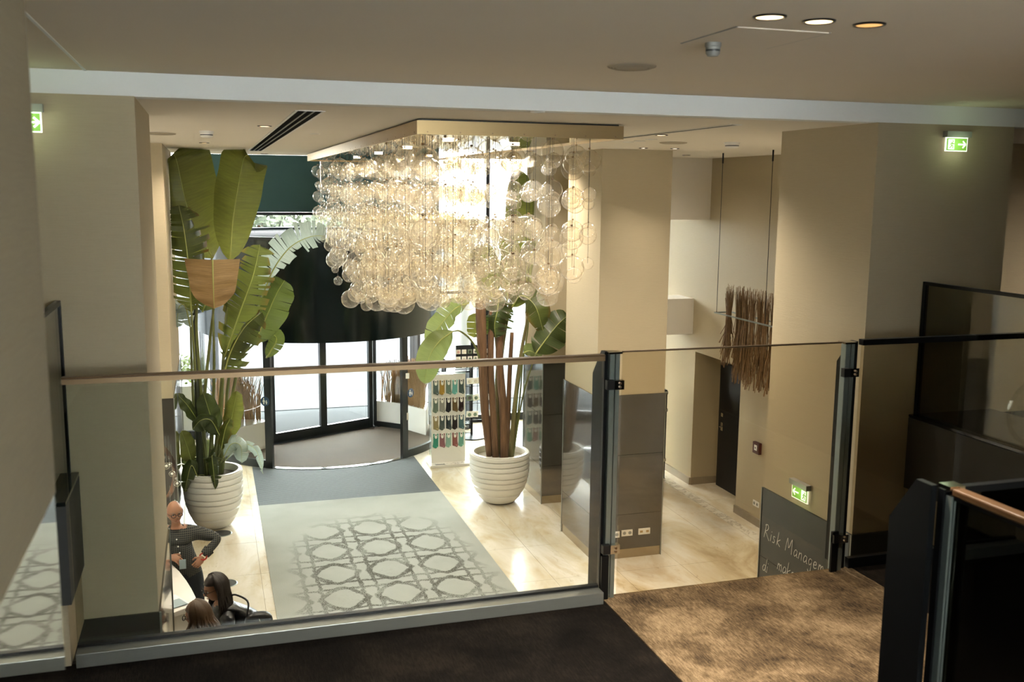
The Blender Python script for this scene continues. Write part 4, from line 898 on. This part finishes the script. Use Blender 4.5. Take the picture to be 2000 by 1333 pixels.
def sockmat(name, col, seed):
    t = NT(name); n = t.n('ShaderNodeTexVoronoi'); t.link(t.obj(), n.inputs['Vector']); n.inputs['Scale'].default_value = 22+seed % 9
    sp = t.range(n.outputs['Distance'], .18, .26, 1, 0); c = lin(col); t.set(Base_Color=t.mix(sp, c+(1,), tuple(min(1, x*2.6+.14) for x in c)+(1,)), Roughness=.9); MATS[name] = t.m
for r in range(4):
    for c in range(5):
        x = 3.795+c*.118; z = 1.56-r*.325; y = 16.885; nm = 'sock_fabric_%d_%d' % (r, c); sockmat(nm, SC[r][c], r*5+c)
        s = thing('sock_pair', (x, y, z-.27), '%s patterned sock pair hanging in the %s row of the stand' % (CN[r][c], RN[r]), 'socks', 'socks on the display stand')
        k = -1 if (r+c) % 2 else 1
        MB().prism([(x-.045, y, z), (x+.045, y, z), (x+.045, y, z-.15), (x+.045+(.012 if k > 0 else 0), y, z-.235), (x+.02*k+.02, y, z-.27), (x-.02+.02*k, y, z-.25), (x-.045-(0 if k > 0 else .012), y, z-.235), (x-.045, y, z-.15)], (0, .016, 0)).build('fabric', nm, s, bevel=.005)
        MB().prism([(x-.046, y-.001, z-.0), (x+.046, y-.001, z), (x+.046, y-.001, z-.03), (x-.046, y-.001, z-.03)], (0, .018, 0)).build('cuff', nm, s)
        tg = MB().prism([(x-.022, y-.006, z+.03), (x+.022, y-.006, z+.03), (x+.024, y-.006, z-.06), (x+.012, y-.006, z-.085), (x-.012, y-.006, z-.085), (x-.024, y-.006, z-.06)], (0, .004, 0)).build('paper_tag', 'tag_white', s)
        B(x-.009, x+.009, y-.0075, y-.006, z-.03, z-.005).build('tag_print', 'black_plastic', tg)
        MB().tube([(x, 16.903, z+.035), (x, y-.012, z+.035)], .003, 6).build('hook', 'chrome', s)
kr = thing('trinket_rack', (4.95, 18.7, 0), 'dark rotating rack hung with small packaged trinkets behind the plant', 'display rack')
MB().tube([(4.95, 18.75, 0), (4.95, 18.75, 1.95)], .025, 10).build('pole', 'dark_metal', kr); MB().lathe((4.95, 18.75, 0), [(.3, 0), (.3, .02), (.03, .05)], 24).build('foot', 'dark_metal', kr)
B(4.62, 5.28, 18.74, 18.76, 1.42, 1.88).build('header_panel', 'black_plastic', kr); g = MB()
for z in (.35, .7, 1.05, 1.4): g.bar((4.6, 18.72, z), (5.3, 18.72, z), .012, .012)
for x in (4.6, 4.83, 5.06, 5.3): g.bar((x, 18.72, .3), (x, 18.72, 1.42), .010, .010)
g.build('grid', 'dark_metal', kr)
plain('trinket_pink', '#b98d84', .5); plain('trinket_cream', '#d8d2c2', .5); plain('trinket_green', '#6e7f6c', .5); plain('trinket_dark', '#37302c', .5)
TC = ['trinket_cream', 'trinket_pink', 'trinket_green', 'trinket_dark']; TN = ['cream', 'pinkish', 'greenish', 'dark']; tm = {}
ROWN = ['topmost', 'second', 'third', 'fourth', 'fifth', 'lowest']; COLN = ['first', 'second', 'third', 'fourth', 'fifth', 'sixth']
for r in range(6):
    for c in range(6):
        k = (r*7+c*3+(r*c) % 2) % 4; w = .045 if r < 3 else .065; x = 4.66+c*.118; z = (1.80, 1.66, 1.52, 1.22, .88, .54)[r]
        if r >= 3 and c in (1, 4): continue
        key = (k, r < 3)
        if key not in tm:
            m = MB().prism([(-w, 0, 0), (w, 0, 0), (w, 0, -w*1.9), (-w, 0, -w*1.9)], (0, .012, 0)); q = MB().ball((0, -.006, -w*1.05), (w*.6, .012, w*.6), 8, 6); tm[key] = (m.mesh('card', 'tag_white' if k % 2 else TC[k]), q.mesh('charm', TC[(k+1) % 4], smooth=True), w)
        o = thing('trinket_card', (x, 18.695, z), '%s trinket card, %s in the %s row of the dark rack' % (TN[k], COLN[c], ROWN[r]), 'trinket', 'trinkets on the rack'); o.rotation_euler = (0, rr.uniform(-.2, .2) if r > 2 else 0, rr.uniform(-.1, .1) if r > 2 else 0)
        for nm_, me_ in zip(('card', 'charm'), tm[key]): q = bpy.data.objects.new(nm_, me_); C.objects.link(q); q.parent = o
sh = thing('display_shelf', (4.8, 19.2, 0), 'low dark glazed shelf unit behind the sock stand', 'shelf')
for z in (.08, .65, 1.2, 1.45): B(4.55, 5.1, 19.4, 19.7, z, z+.03).build('shelf_board', 'dark_metal', sh)
for x in (4.55, 5.07): B(x, x+.03, 19.4, 19.7, 0, 1.48).build('side_panel', 'dark_metal', sh)

# ================================================================ RECEPTION CORNER
dk = thing('reception_counter', (-.75, 9.9, 0), 'curved white reception counter by the near pillar', 'counter')
edge = [atz(u, v, 1.05) for u, v in ((323, 1096), (335, 1102), (350, 1116), (364, 1134), (374, 1150), (382, 1166), (385, 1180))]
top = edge+[Vector((-.42, 9.15, 1.05)), Vector((-1.5, 9.15, 1.05)), Vector((-1.5, 10.6, 1.05))]
MB().prism([p-Vector((0, 0, .05)) for p in top[::-1]][::-1], (0, 0, .05)).build('counter_top', 'white_gloss', dk, bevel=.006)
fp_ = [Vector((p.x-.05, p.y, 0)) for p in edge]+[Vector((-.5, 9.2, 0)), Vector((-1.45, 9.2, 0)), Vector((-1.45, 10.55, 0))]; MB().prism(fp_, (0, 0, 1.0)).build('counter_front', 'white_ceramic', dk)
q = atz(331, 1166, 1.056); r_ = atz(359, 1183, 1.056)
lf = thing('leaflet', (q+r_)/2, 'white printed leaflet with a grey picture lying on the counter', 'leaflet')
e1 = (r_-q).normalized(); e2 = Vector((-e1.y, e1.x, 0)); w1 = (r_-q).length
MB().prism([q-e2*.13, r_-e2*.13, r_+e2*.06, q+e2*.06], (0, 0, .004)).build('sheet', 'paper', lf); MB().prism([q+e1*w1*.4-e2*.12, r_-e2*.12, r_+e2*.04, q+e1*w1*.4+e2*.04], (0, 0, .005)).build('picture', 'paper_grey', lf); MB().prism([q+e1*.02-e2*.04, q+e1*.08-e2*.04, q+e1*.08, q+e1*.02], (0, 0, .005)).build('print', 'black_plastic', lf)
mn = thing('monitor', (-.75, 10.05, 1.05), 'slim monitor edge glowing beside the near pillar', 'monitor')
c0 = aty(318, 1080, 10.05); B(c0.x-.5, c0.x+.025, 10.04, 10.07, 1.10, 1.42).build('screen_back', 'grey_plastic', mn); B(c0.x-.47, c0.x+.01, 10.035, 10.04, 1.13, 1.40).build('screen', 'lamp_dim', mn); B(c0.x-.3, c0.x-.2, 10.03, 10.12, 1.051, 1.12).build('stand', 'dark_metal', mn)
for (u, v), l in (((433, 1043), 'dark round floor box cover by the big pot'), ((441, 1141), 'dark round floor box cover beside the woman in black')):
    p = atz(u, v, 0); t = thing('floor_box', p, l, 'floor box'); MB().lathe(p, [(.135, .001), (.13, .006), (0, .006)], 36).build('cover', 'dark_grey', t); MB().lathe(p, [(.145, .001), (.135, .007), (.13, .006)], 36).build('rim', 'steel_post', t); B(p.x-.03, p.x+.03, p.y-.02, p.y+.02, .006, .008).build('lid', 'black_plastic', t)
# ring pendant with little glass balls
RYR = 11.2; rc = aty(252, 932, RYR); rrad = (aty(346, 932, RYR)-rc).length
rg = thing('ring_pendant', rc, 'upright metal ring pendant with small clear glass balls behind the near pillar', 'pendant')
f_ = (CAM-rc); f_.z = 0; f_.normalize(); s_ = Vector((f_.y, -f_.x, 0)) * -1; N = 64; m = MB(); prev = None; rows = []
for i in range(N):
    a = 6.28318*i/N; d = s_*math.cos(a)+Vector((0, 0, 1))*math.sin(a); rows.append([m.vert(rc+d*(rrad+e)+f_*g_) for e, g_ in ((0, -.02), (0, .02), (-.05, .02), (-.05, -.02))])
for i in range(N):
    j = (i+1) % N
    for k in range(4): m.face(rows[i][k], rows[i][(k+1) % 4], rows[j][(k+1) % 4], rows[j][k])
m.build('ring', 'chrome', rg, auto=True); MB().tube([rc+Vector((0, 0, rrad)), Vector((rc.x, rc.y, CEIL))], .006, 6).build('cable', 'dark_metal', rg)
for i, (u, v, r) in enumerate(((318, 894, .027), (325, 911, .038), (331, 908, .027), (336, 926, .036), (346, 945, .036), (341, 984, .036), (334, 1007, .040), (324, 1031, .038), (312, 1015, .036))):
    p = aty(u, v, RYR-.05-.03*(i % 3)); o = MB().ball(p, r, 16, 10).build('glass_ball', 'small_glass', rg, smooth=True); MB().ball(p, r*.4, 8, 6).build('led', 'tag_white', o, smooth=True); MB().tube([p+Vector((0, 0, r)), p+Vector((0, 0, r+.3))], .0015, 4).build('wire', 'steel_post', rg)

# ================================================================ PEOPLE
def skin_mesh(J, E, root, sub=2):
    """skin-modifier surface over joints J {name: (pos, radius)} and edges E; returns an MB"""
    names = list(J); me = bpy.data.meshes.new('tmp'); me.from_pydata([tuple(J[n][0]) for n in names], [(names.index(a), names.index(b)) for a, b in E], [])
    o = bpy.data.objects.new('tmp', me); C.objects.link(o); sk = o.modifiers.new('s', 'SKIN'); o.modifiers.new('d', 'SUBSURF').levels = sub; o.modifiers['d'].render_levels = sub
    for i, n in enumerate(names):
        r = J[n][1]; me.skin_vertices[0].data[i].radius = r if hasattr(r, '__len__') else (r, r); me.skin_vertices[0].data[i].use_root = n == root
    dg = bpy.context.evaluated_depsgraph_get(); ev = o.evaluated_get(dg); m2 = bpy.data.meshes.new_from_object(ev); b = MB()
    for v in m2.vertices: b.vert(v.co)
    for p in m2.polygons: b.face(*p.vertices)
    bpy.data.objects.remove(o); bpy.data.meshes.remove(me); bpy.data.meshes.remove(m2); return b
def frame(face, up=Vector((0, 0, 1))):
    y = -face.normalized(); x = y.cross(up).normalized(); z = x.cross(y).normalized(); return Matrix((x, y, z)).transposed()
def head_fn(d):
    g = lambda cx, cz, s, sz: math.exp(-((d.x-cx)/s)**2-((d.z-cz)/sz)**2) if d.y < 0 else 0
    p = Vector((d.x*.076, d.y*.097, d.z*.118)); k = max(0, -d.z)
    p.x *= 1-.30*k**1.6; p.y *= 1-.10*k if d.y < 0 else 1-.38*k
    if d.y < 0:
        p.y -= .020*g(0, -.14, .16, .17)+.010*g(0, -.02, .10, .2)   # nose
        p.y += .012*(g(.42, .08, .2, .12)+g(-.42, .08, .2, .12))      # eye sockets
        p.y -= .006*(g(.40, .26, .3, .1)+g(-.40, .26, .3, .1))        # brow
        p.y -= .006*g(0, -.50, .3, .10); p.y += .004*g(0, -.56, .3, .03); p.y -= .010*g(0, -.80, .35, .16)
    return p
def head(body, c, M, sc=1.0):
    """append skull, ears to the body mesh (material slot 0)"""
    body.mat(0); body.ball(c, 1, 40, 28, lambda d: head_fn(d)*sc, M)
    for s in (-1, 1):
        body.ball(c+M @ (Vector((s*.078, .008, -.004))*sc), 1, 10, 8, lambda d: Vector((d.x*.010, d.y*.018+.004*d.z, d.z*.031))*sc, M)
def face_bits(o, c, M, glasses=True, sc=1.0):
    for s in (-1, 1):
        e = MB().ball(c+M @ (Vector((s*.031, -.082, .010))*sc), .0100*sc, 12, 8).build('eye', 'eye_white', o, smooth=True); MB().ball(c+M @ (Vector((s*.031, -.0915, .010))*sc), .0055*sc, 8, 6).build('iris', 'iris', e, smooth=True)
        MB().tube([c+M @ (Vector((s*.013, -.099, .034))*sc), c+M @ (Vector((s*.032, -.098, .040))*sc), c+M @ (Vector((s*.050, -.087, .033))*sc)], [.002, .004, .002], 6).build('eyebrow', 'hair_grey' if not glasses == 'w' else 'hair_dark', o)
    MB().tube([c+M @ (Vector((x, -.097+abs(x)*.3, -.060))*sc) for x in (-.024, -.01, .01, .024)], [.002, .0045, .0045, .002], 6).build('lips', 'lip', o)
    if glasses:
        g = MB()
        for s in (-1, 1):
            g.tube([c+M @ (Vector((s*.032+.024*math.cos(a*.5236), -.108, .008+.019*math.sin(a*.5236)))*sc) for a in range(13)], .0035, 5, cap=False); g.tube([c+M @ (Vector((s*.056, -.106, .012))*sc), c+M @ (Vector((s*.078, -.04, .014))*sc), c+M @ (Vector((s*.080, .012, .010))*sc)], .002, 5)
        g.tube([c+M @ (Vector((-.009, -.110, .012))*sc), c+M @ (Vector((.009, -.110, .012))*sc)], .002, 5); g.build('glasses', 'black_plastic', o)
def hand(body, w, dirv, palm_n, thumb_side, curl=.6, sc=1.0):
    """palm and five bent fingers appended to the body; w wrist, dirv along fingers, palm_n palm normal, thumb_side +-1"""
    body.mat(0); f = dirv.normalized(); n = (palm_n-f*palm_n.dot(f)).normalized(); s = f.cross(n)*thumb_side
    M = Matrix((s, n, f)).transposed(); body.ball(w+f*.048*sc, (.042*sc, .016*sc, .055*sc), 12, 8, None, M)
    for i, (off, ln) in enumerate(((.030, .070), (.010, .080), (-.010, .075), (-.029, .058))):
        p = w+f*.085*sc+s*off*sc; pts = [p-f*.02*sc, p]; d = f
        for k in range(3): d = (Matrix.Rotation(-curl*(.8+.15*k)*1.0, 3, s) @ d) if thumb_side*1 else d; d = (f*math.cos(curl*(k+.6))+n*math.sin(curl*(k+.6))); pts.append(pts[-1]+d*ln*sc*(.42, .33, .25)[k])
        body.tube(pts, [.0095*sc, .0095*sc, .009*sc, .0082*sc, .006*sc], 8); body.ball(pts[-1], .006*sc, 8, 6)
    p = w+f*.03*sc+s*.034*sc; pts = [w+f*.012*sc+s*.02*sc, p, p+(f*.6+s*.7+n*.25).normalized()*.036*sc, p+(f*.6+s*.7+n*.25).normalized()*.036*sc+(f*.85+n*.5).normalized()*.03*sc]
    body.tube(pts, [.012*sc, .0115*sc, .010*sc, .007*sc], 8); body.ball(pts[-1], .007*sc, 8, 6)
def recolor(b, fn):
    for i, f in enumerate(b.f):
        c = Vector()
        for k in f: c += b.v[k]
        b.m[i] = fn(c/len(f))
V = Vector
# ---- bald man in checked shirt
MY = 10.55
def Mn(u, v, dy=0): return aty(u, v, MY+dy)
hc = Mn(341, 1001, -.04); neck = Mn(344, 1030, .03); chest = Mn(350, 1052, .05); px = Mn(362, 1102, .02)
shL = Mn(393, 1042, .03); elL = Mn(428, 1052, -.02); wrL = Mn(397, 1087, -.12)
shR = Mn(307, 1046, .05); elR = Mn(300, 1080, -.02); wrR = Mn(334, 1086, -.22)
hipL = V((px.x+.10, MY+.02, px.z-.12)); hipR = V((px.x-.10, MY+.02, px.z-.12))
J = {'pelvis': (V((px.x, MY+.03, px.z-.05)), (.165, .12)), 'waist': (px.lerp(chest, .35), (.165, .125)), 'chest': (chest.lerp(px, .12), (.185, .125)), 'top': (chest+V((0, .01, .08)), (.13, .09)), 'neck': (neck+V((0, .045, -.01)), .050), 'skull': (hc+V((0, .045, -.03)), .045),
     'cl': (chest.lerp(shL, .72)+V((0, 0, .02)), .085), 'sl': (shL, .075), 'el': (elL, .060), 'wl': (wrL, .036), 'cr': (chest.lerp(shR, .72)+V((0, 0, .02)), .085), 'sr': (shR, .075), 'er': (elR, .060), 'wr': (wrR, .036),
     'hl': (hipL, .10), 'kl': (V((hipL.x+.02, MY-.03, .50)), .065), 'al': (V((hipL.x+.02, MY+.03, .10)), .048), 'tl': (V((hipL.x+.03, MY-.13, .05)), .04), 'hr': (hipR, .10), 'kr': (V((hipR.x-.02, MY-.02, .50)), .065), 'ar': (V((hipR.x-.03, MY+.04, .10)), .048), 'tr': (V((hipR.x-.04, MY-.12, .05)), .04)}
E = [('pelvis', 'waist'), ('waist', 'chest'), ('chest', 'top'), ('top', 'neck'), ('neck', 'skull'), ('top', 'cl'), ('cl', 'sl'), ('sl', 'el'), ('el', 'wl'), ('top', 'cr'), ('cr', 'sr'), ('sr', 'er'), ('er', 'wr'), ('pelvis', 'hl'), ('hl', 'kl'), ('kl', 'al'), ('al', 'tl'), ('pelvis', 'hr'), ('hr', 'kr'), ('kr', 'ar'), ('ar', 'tr')]
b = skin_mesh(J, E, 'pelvis'); belt = px.z-.09
recolor(b, lambda c: 3 if c.z < .085 else (2 if c.z < belt and abs(c.x-px.x) < .24 and c.z < .93 else (0 if c.z > neck.z-.015 and abs(c.x-neck.x) < .1 else 1)))
Mh = frame(V((.24, -.95, -.12)), V((-.08, 0, 1))); head(b, hc, Mh, 1.02)
hand(b, wrL+V((-.005, -.01, -.005)), V((-.5, -.25, -.55)), V((-.3, .8, -.3)), -1, .7); hand(b, wrR, V((.75, -.35, -.45)), V((.1, .5, -.8)), 1, .55)
man = thing('person', (px.x, MY, 0), 'bald person in glasses and a dark checked shirt, hand on hip', 'person', 'people at the counter')
b.build('body', ['skin', 'check_shirt', 'jeans', 'shoe_leather'], man, smooth=True); face_bits(man, hc, Mh, True, 1.02)
cu = MB(); cu.tube([wrL.lerp(elL, .10), wrL.lerp(elL, .38)], [.052, .060], 14, cap=False); cu.tube([wrR.lerp(elR, .10), wrR.lerp(elR, .38)], [.050, .058], 14, cap=False); cu.build('shirt_cuffs', 'check_shirt', man, smooth=True)
MB().tube([neck+V((math.cos(a*.4488)*.072, math.sin(a*.4488)*.072, -.012-.018*(-math.sin(a*.4488)))) for a in range(15)], .016, 8, cap=False, flat=1).build('collar', 'check_shirt', man, smooth=True)
for k in range(5): p = neck.lerp(px, .22+.17*k); MB().ball(V((p.x-.012, p.y-.135-.02*(k > 0), p.z)), .008, 8, 6).build('button', 'tag_white', man)
MB().tube([wrL+V((math.cos(a*.5236)*.036, -.012+math.sin(a*.5236)*.02, math.sin(a*.5236)*.030)) for a in range(13)], .009, 6, cap=False).build('watch_strap', 'red_strap', man)
pc = wrR+V((.10, -.06, -.07)); MB().box(pc.x-.02, pc.x+.045, pc.y-.01, pc.y-.004, pc.z-.06, pc.z+.04).build('badge', 'paper_grey', label='small pale card held in the hand of the bald person', cat='card')

# ---- hair made of locks over a cap
def hair(o, c, M, mat, length, spread, wavy, seed, sc=1.0, front=.35, n=150):
    r_ = random.Random(seed); h = MB()
    h.ball(c+M @ (V((0, .010, .012))*sc), 1, 28, 18, lambda d: V((d.x*.088, d.y*.108, d.z*.126 if d.z > -.3 else -.038))*sc if not (d.y < -.35 and d.z < front) else V((d.x*.070, d.y*.085, d.z*.105))*sc, M)
    for i in range(n):
        a = r_.uniform(-.32, 1.0)*math.pi if r_.random() < .5 else r_.uniform(0, 1.32)*math.pi   # around the head, leaving the face free
        a = r_.uniform(-.06, 1.06)*math.pi; pts = []; L_ = length*r_.uniform(.8, 1.1); ph = r_.random()*6; st = r_.uniform(.05, .5)
        for k in range(12):
            th = st+k*.14; rx, ry, rz = .093*sc, .113*sc, .130*sc
            if th < 1.65: p = V((rx*math.sin(th)*math.cos(a), ry*math.sin(th)*math.sin(a)+.01, rz*math.cos(th)+.012)); last = (p, th); pts.append(c+M @ p)
        e = pts[-1]; out = (e-c); out.z = 0; out = out.normalized() if out.length > .01 else V((1, 0, 0))
        for k in range(1, 7): f = k/6; pts.append(e+out*(.02+spread*math.sin(f*2.4))*f+V((0, 0, -L_*f))+V((math.sin(ph+f*7), math.cos(ph*1.7+f*7), 0))*wavy*f)
        m_ = len(pts); h.tube(pts, [.007+.008*math.sin(3.1*j/(m_-1)) for j in range(m_)], 5)
    return h.build('hair', mat, o, smooth=True)
def person(name_label, hc, lean, fdir, sc, outfit, cols, seed, pelvis, hairspec, group='people at the counter'):
    """standing figure; pelvis ground position, head centre hc"""
    P0 = V((pelvis[0], pelvis[1], .93*sc)); d = V((fdir[0], fdir[1], 0)).normalized(); s = V((-d.y, d.x, 0)); nk = hc-V((0, 0, .125))-d*.03; top = nk-V((0, 0, .10))-d*.02; ch_ = P0.lerp(top, .66); wa = P0.lerp(top, .3)
    sl, sr = top+s*.165*sc-V((0, 0, .03)), top-s*.165*sc-V((0, 0, .03)); el, er = sl+V((0, 0, -.25))+s*.05+d*.06, sr+V((0, 0, -.25))-s*.05+d*.06; wl, wr_2 = el+d*.22+V((0, 0, -.06))-s*.06, er+d*.22+V((0, 0, -.06))+s*.06
    hl, hr_ = P0+s*.09-V((0, 0, .08)), P0-s*.09-V((0, 0, .08)); g = lambda p, z, f=0: V((p.x, p.y, z))+d*f
    J = {'pelvis': (P0, (.15, .125)), 'waist': (wa, (.125, .11)), 'chest': (ch_, (.15, .12)), 'top': (top, (.10, .08)), 'neck': (nk-d*.02, .044), 'skull': (hc-d*.03-V((0, 0, .03)), .042), 'sl': (sl, .068), 'el': (el, .052), 'wl': (wl, .033), 'sr': (sr, .068), 'er': (er, .052), 'wr': (wr_2, .033), 'hl': (hl, .095), 'kl': (g(hl, .48, .03), .06), 'al': (g(hl, .09, -.02), .042), 'tl': (g(hl, .045, .13), .036), 'hr': (hr_, .095), 'kr': (g(hr_, .48, .03), .06), 'ar': (g(hr_, .09, -.02), .042), 'tr': (g(hr_, .045, .13), .036)}
    E = [('pelvis', 'waist'), ('waist', 'chest'), ('chest', 'top'), ('top', 'neck'), ('neck', 'skull'), ('top', 'sl'), ('sl', 'el'), ('el', 'wl'), ('top', 'sr'), ('sr', 'er'), ('er', 'wr'), ('pelvis', 'hl'), ('hl', 'kl'), ('kl', 'al'), ('al', 'tl'), ('pelvis', 'hr'), ('hr', 'kr'), ('kr', 'ar'), ('ar', 'tr')]
    b = skin_mesh(J, E, 'pelvis'); recolor(b, lambda c: 3 if c.z < .08 else (2 if c.z < .84 and abs((c-P0).dot(s)) < .22 and (c-P0).dot(d) < .2 else (0 if (c-hc).length < .16 else 1)))
    Mh = frame(V(fdir), V(lean)); head(b, hc, Mh, .97); hand(b, wl, d*.9-V((0, 0, .3)), V((0, 0, -1)), 1, .4, .92); hand(b, wr_2, d*.9-V((0, 0, .3)), V((0, 0, -1)), -1, .4, .92)
    o = thing('person', (pelvis[0], pelvis[1], 0), name_label, 'person', group); b.build('body', ['skin', *cols], o, smooth=True); face_bits(o, hc, Mh, 'w', .97); hair(o, hc, Mh, *hairspec, seed); return o, top, s, d
c1 = aty(420, 1150, 8.85)
w1, tp1, s1, d1_ = person('person with long dark hair and glasses in a black leather jacket', c1, (-.15, 0, 1), (-.90, -.36, -.25), 1.0, 'j', ['leather', 'jeans', 'shoe_leather'], 21, (.42, 8.88), ('hair_dark', .26, .02, .006))
c2 = aty(385, 1204, 8.25)
w2, tp2, s2_, d2_ = person('person with wavy light brown hair seen from behind', c2, (-.05, 0, 1), (-.85, .42, -.2), 1.0, 'j', ['coat_dark', 'jeans', 'shoe_leather'], 22, (.10, 8.12), ('hair_brown', .20, .05, .022))
c3 = aty(298, 1204, 8.55)
person('person with brown hair and glasses mostly hidden by the near pillar', c3, (0, 0, 1), (-.30, .85, -.2), .98, 'j', ['coat_dark', 'jeans', 'shoe_leather'], 23, (c3.x-.10, 8.55), ('hair_brown', .10, .01, .01))
MB().tube(spline([tp2+s2_*.1+V((0, 0, .05)), tp2-d2_*.09+V((0, 0, .04)), tp2-s2_*.12+V((0, 0, .03)), tp2+d2_*.09, tp2+s2_*.1+V((0, 0, .05))], 20), .028, 8).build('scarf', 'scarf', w2, smooth=True)
bg = aty(505, 1199, 8.62)
hb = thing('shoulder_bag', bg-V((0, 0, .2)), 'black shoulder bag hanging behind the person in leather', 'bag')
MB().ball(bg-V((0, 0, .10)), 1, 24, 14, lambda d: V((math.copysign(abs(d.x)**.7, d.x)*.125, math.copysign(abs(d.y)**.8, d.y)*.07, math.copysign(abs(d.z)**.7, d.z)*.115))).build('bag_body', 'black_plastic', hb, smooth=True)
MB().tube(spline([bg+V((-.10, 0, -.02)), aty(484, 1176, 8.7), aty(462, 1163, 8.8), aty(450, 1164, 8.85)], 14), .006, 6, flat=1.6).build('strap', 'black_plastic', hb, smooth=True)
MB().tube([bg+V((0, -.072, -.02)), bg+V((.015, -.075, -.08))], .004, 6).build('zip_pull', 'chrome', hb)
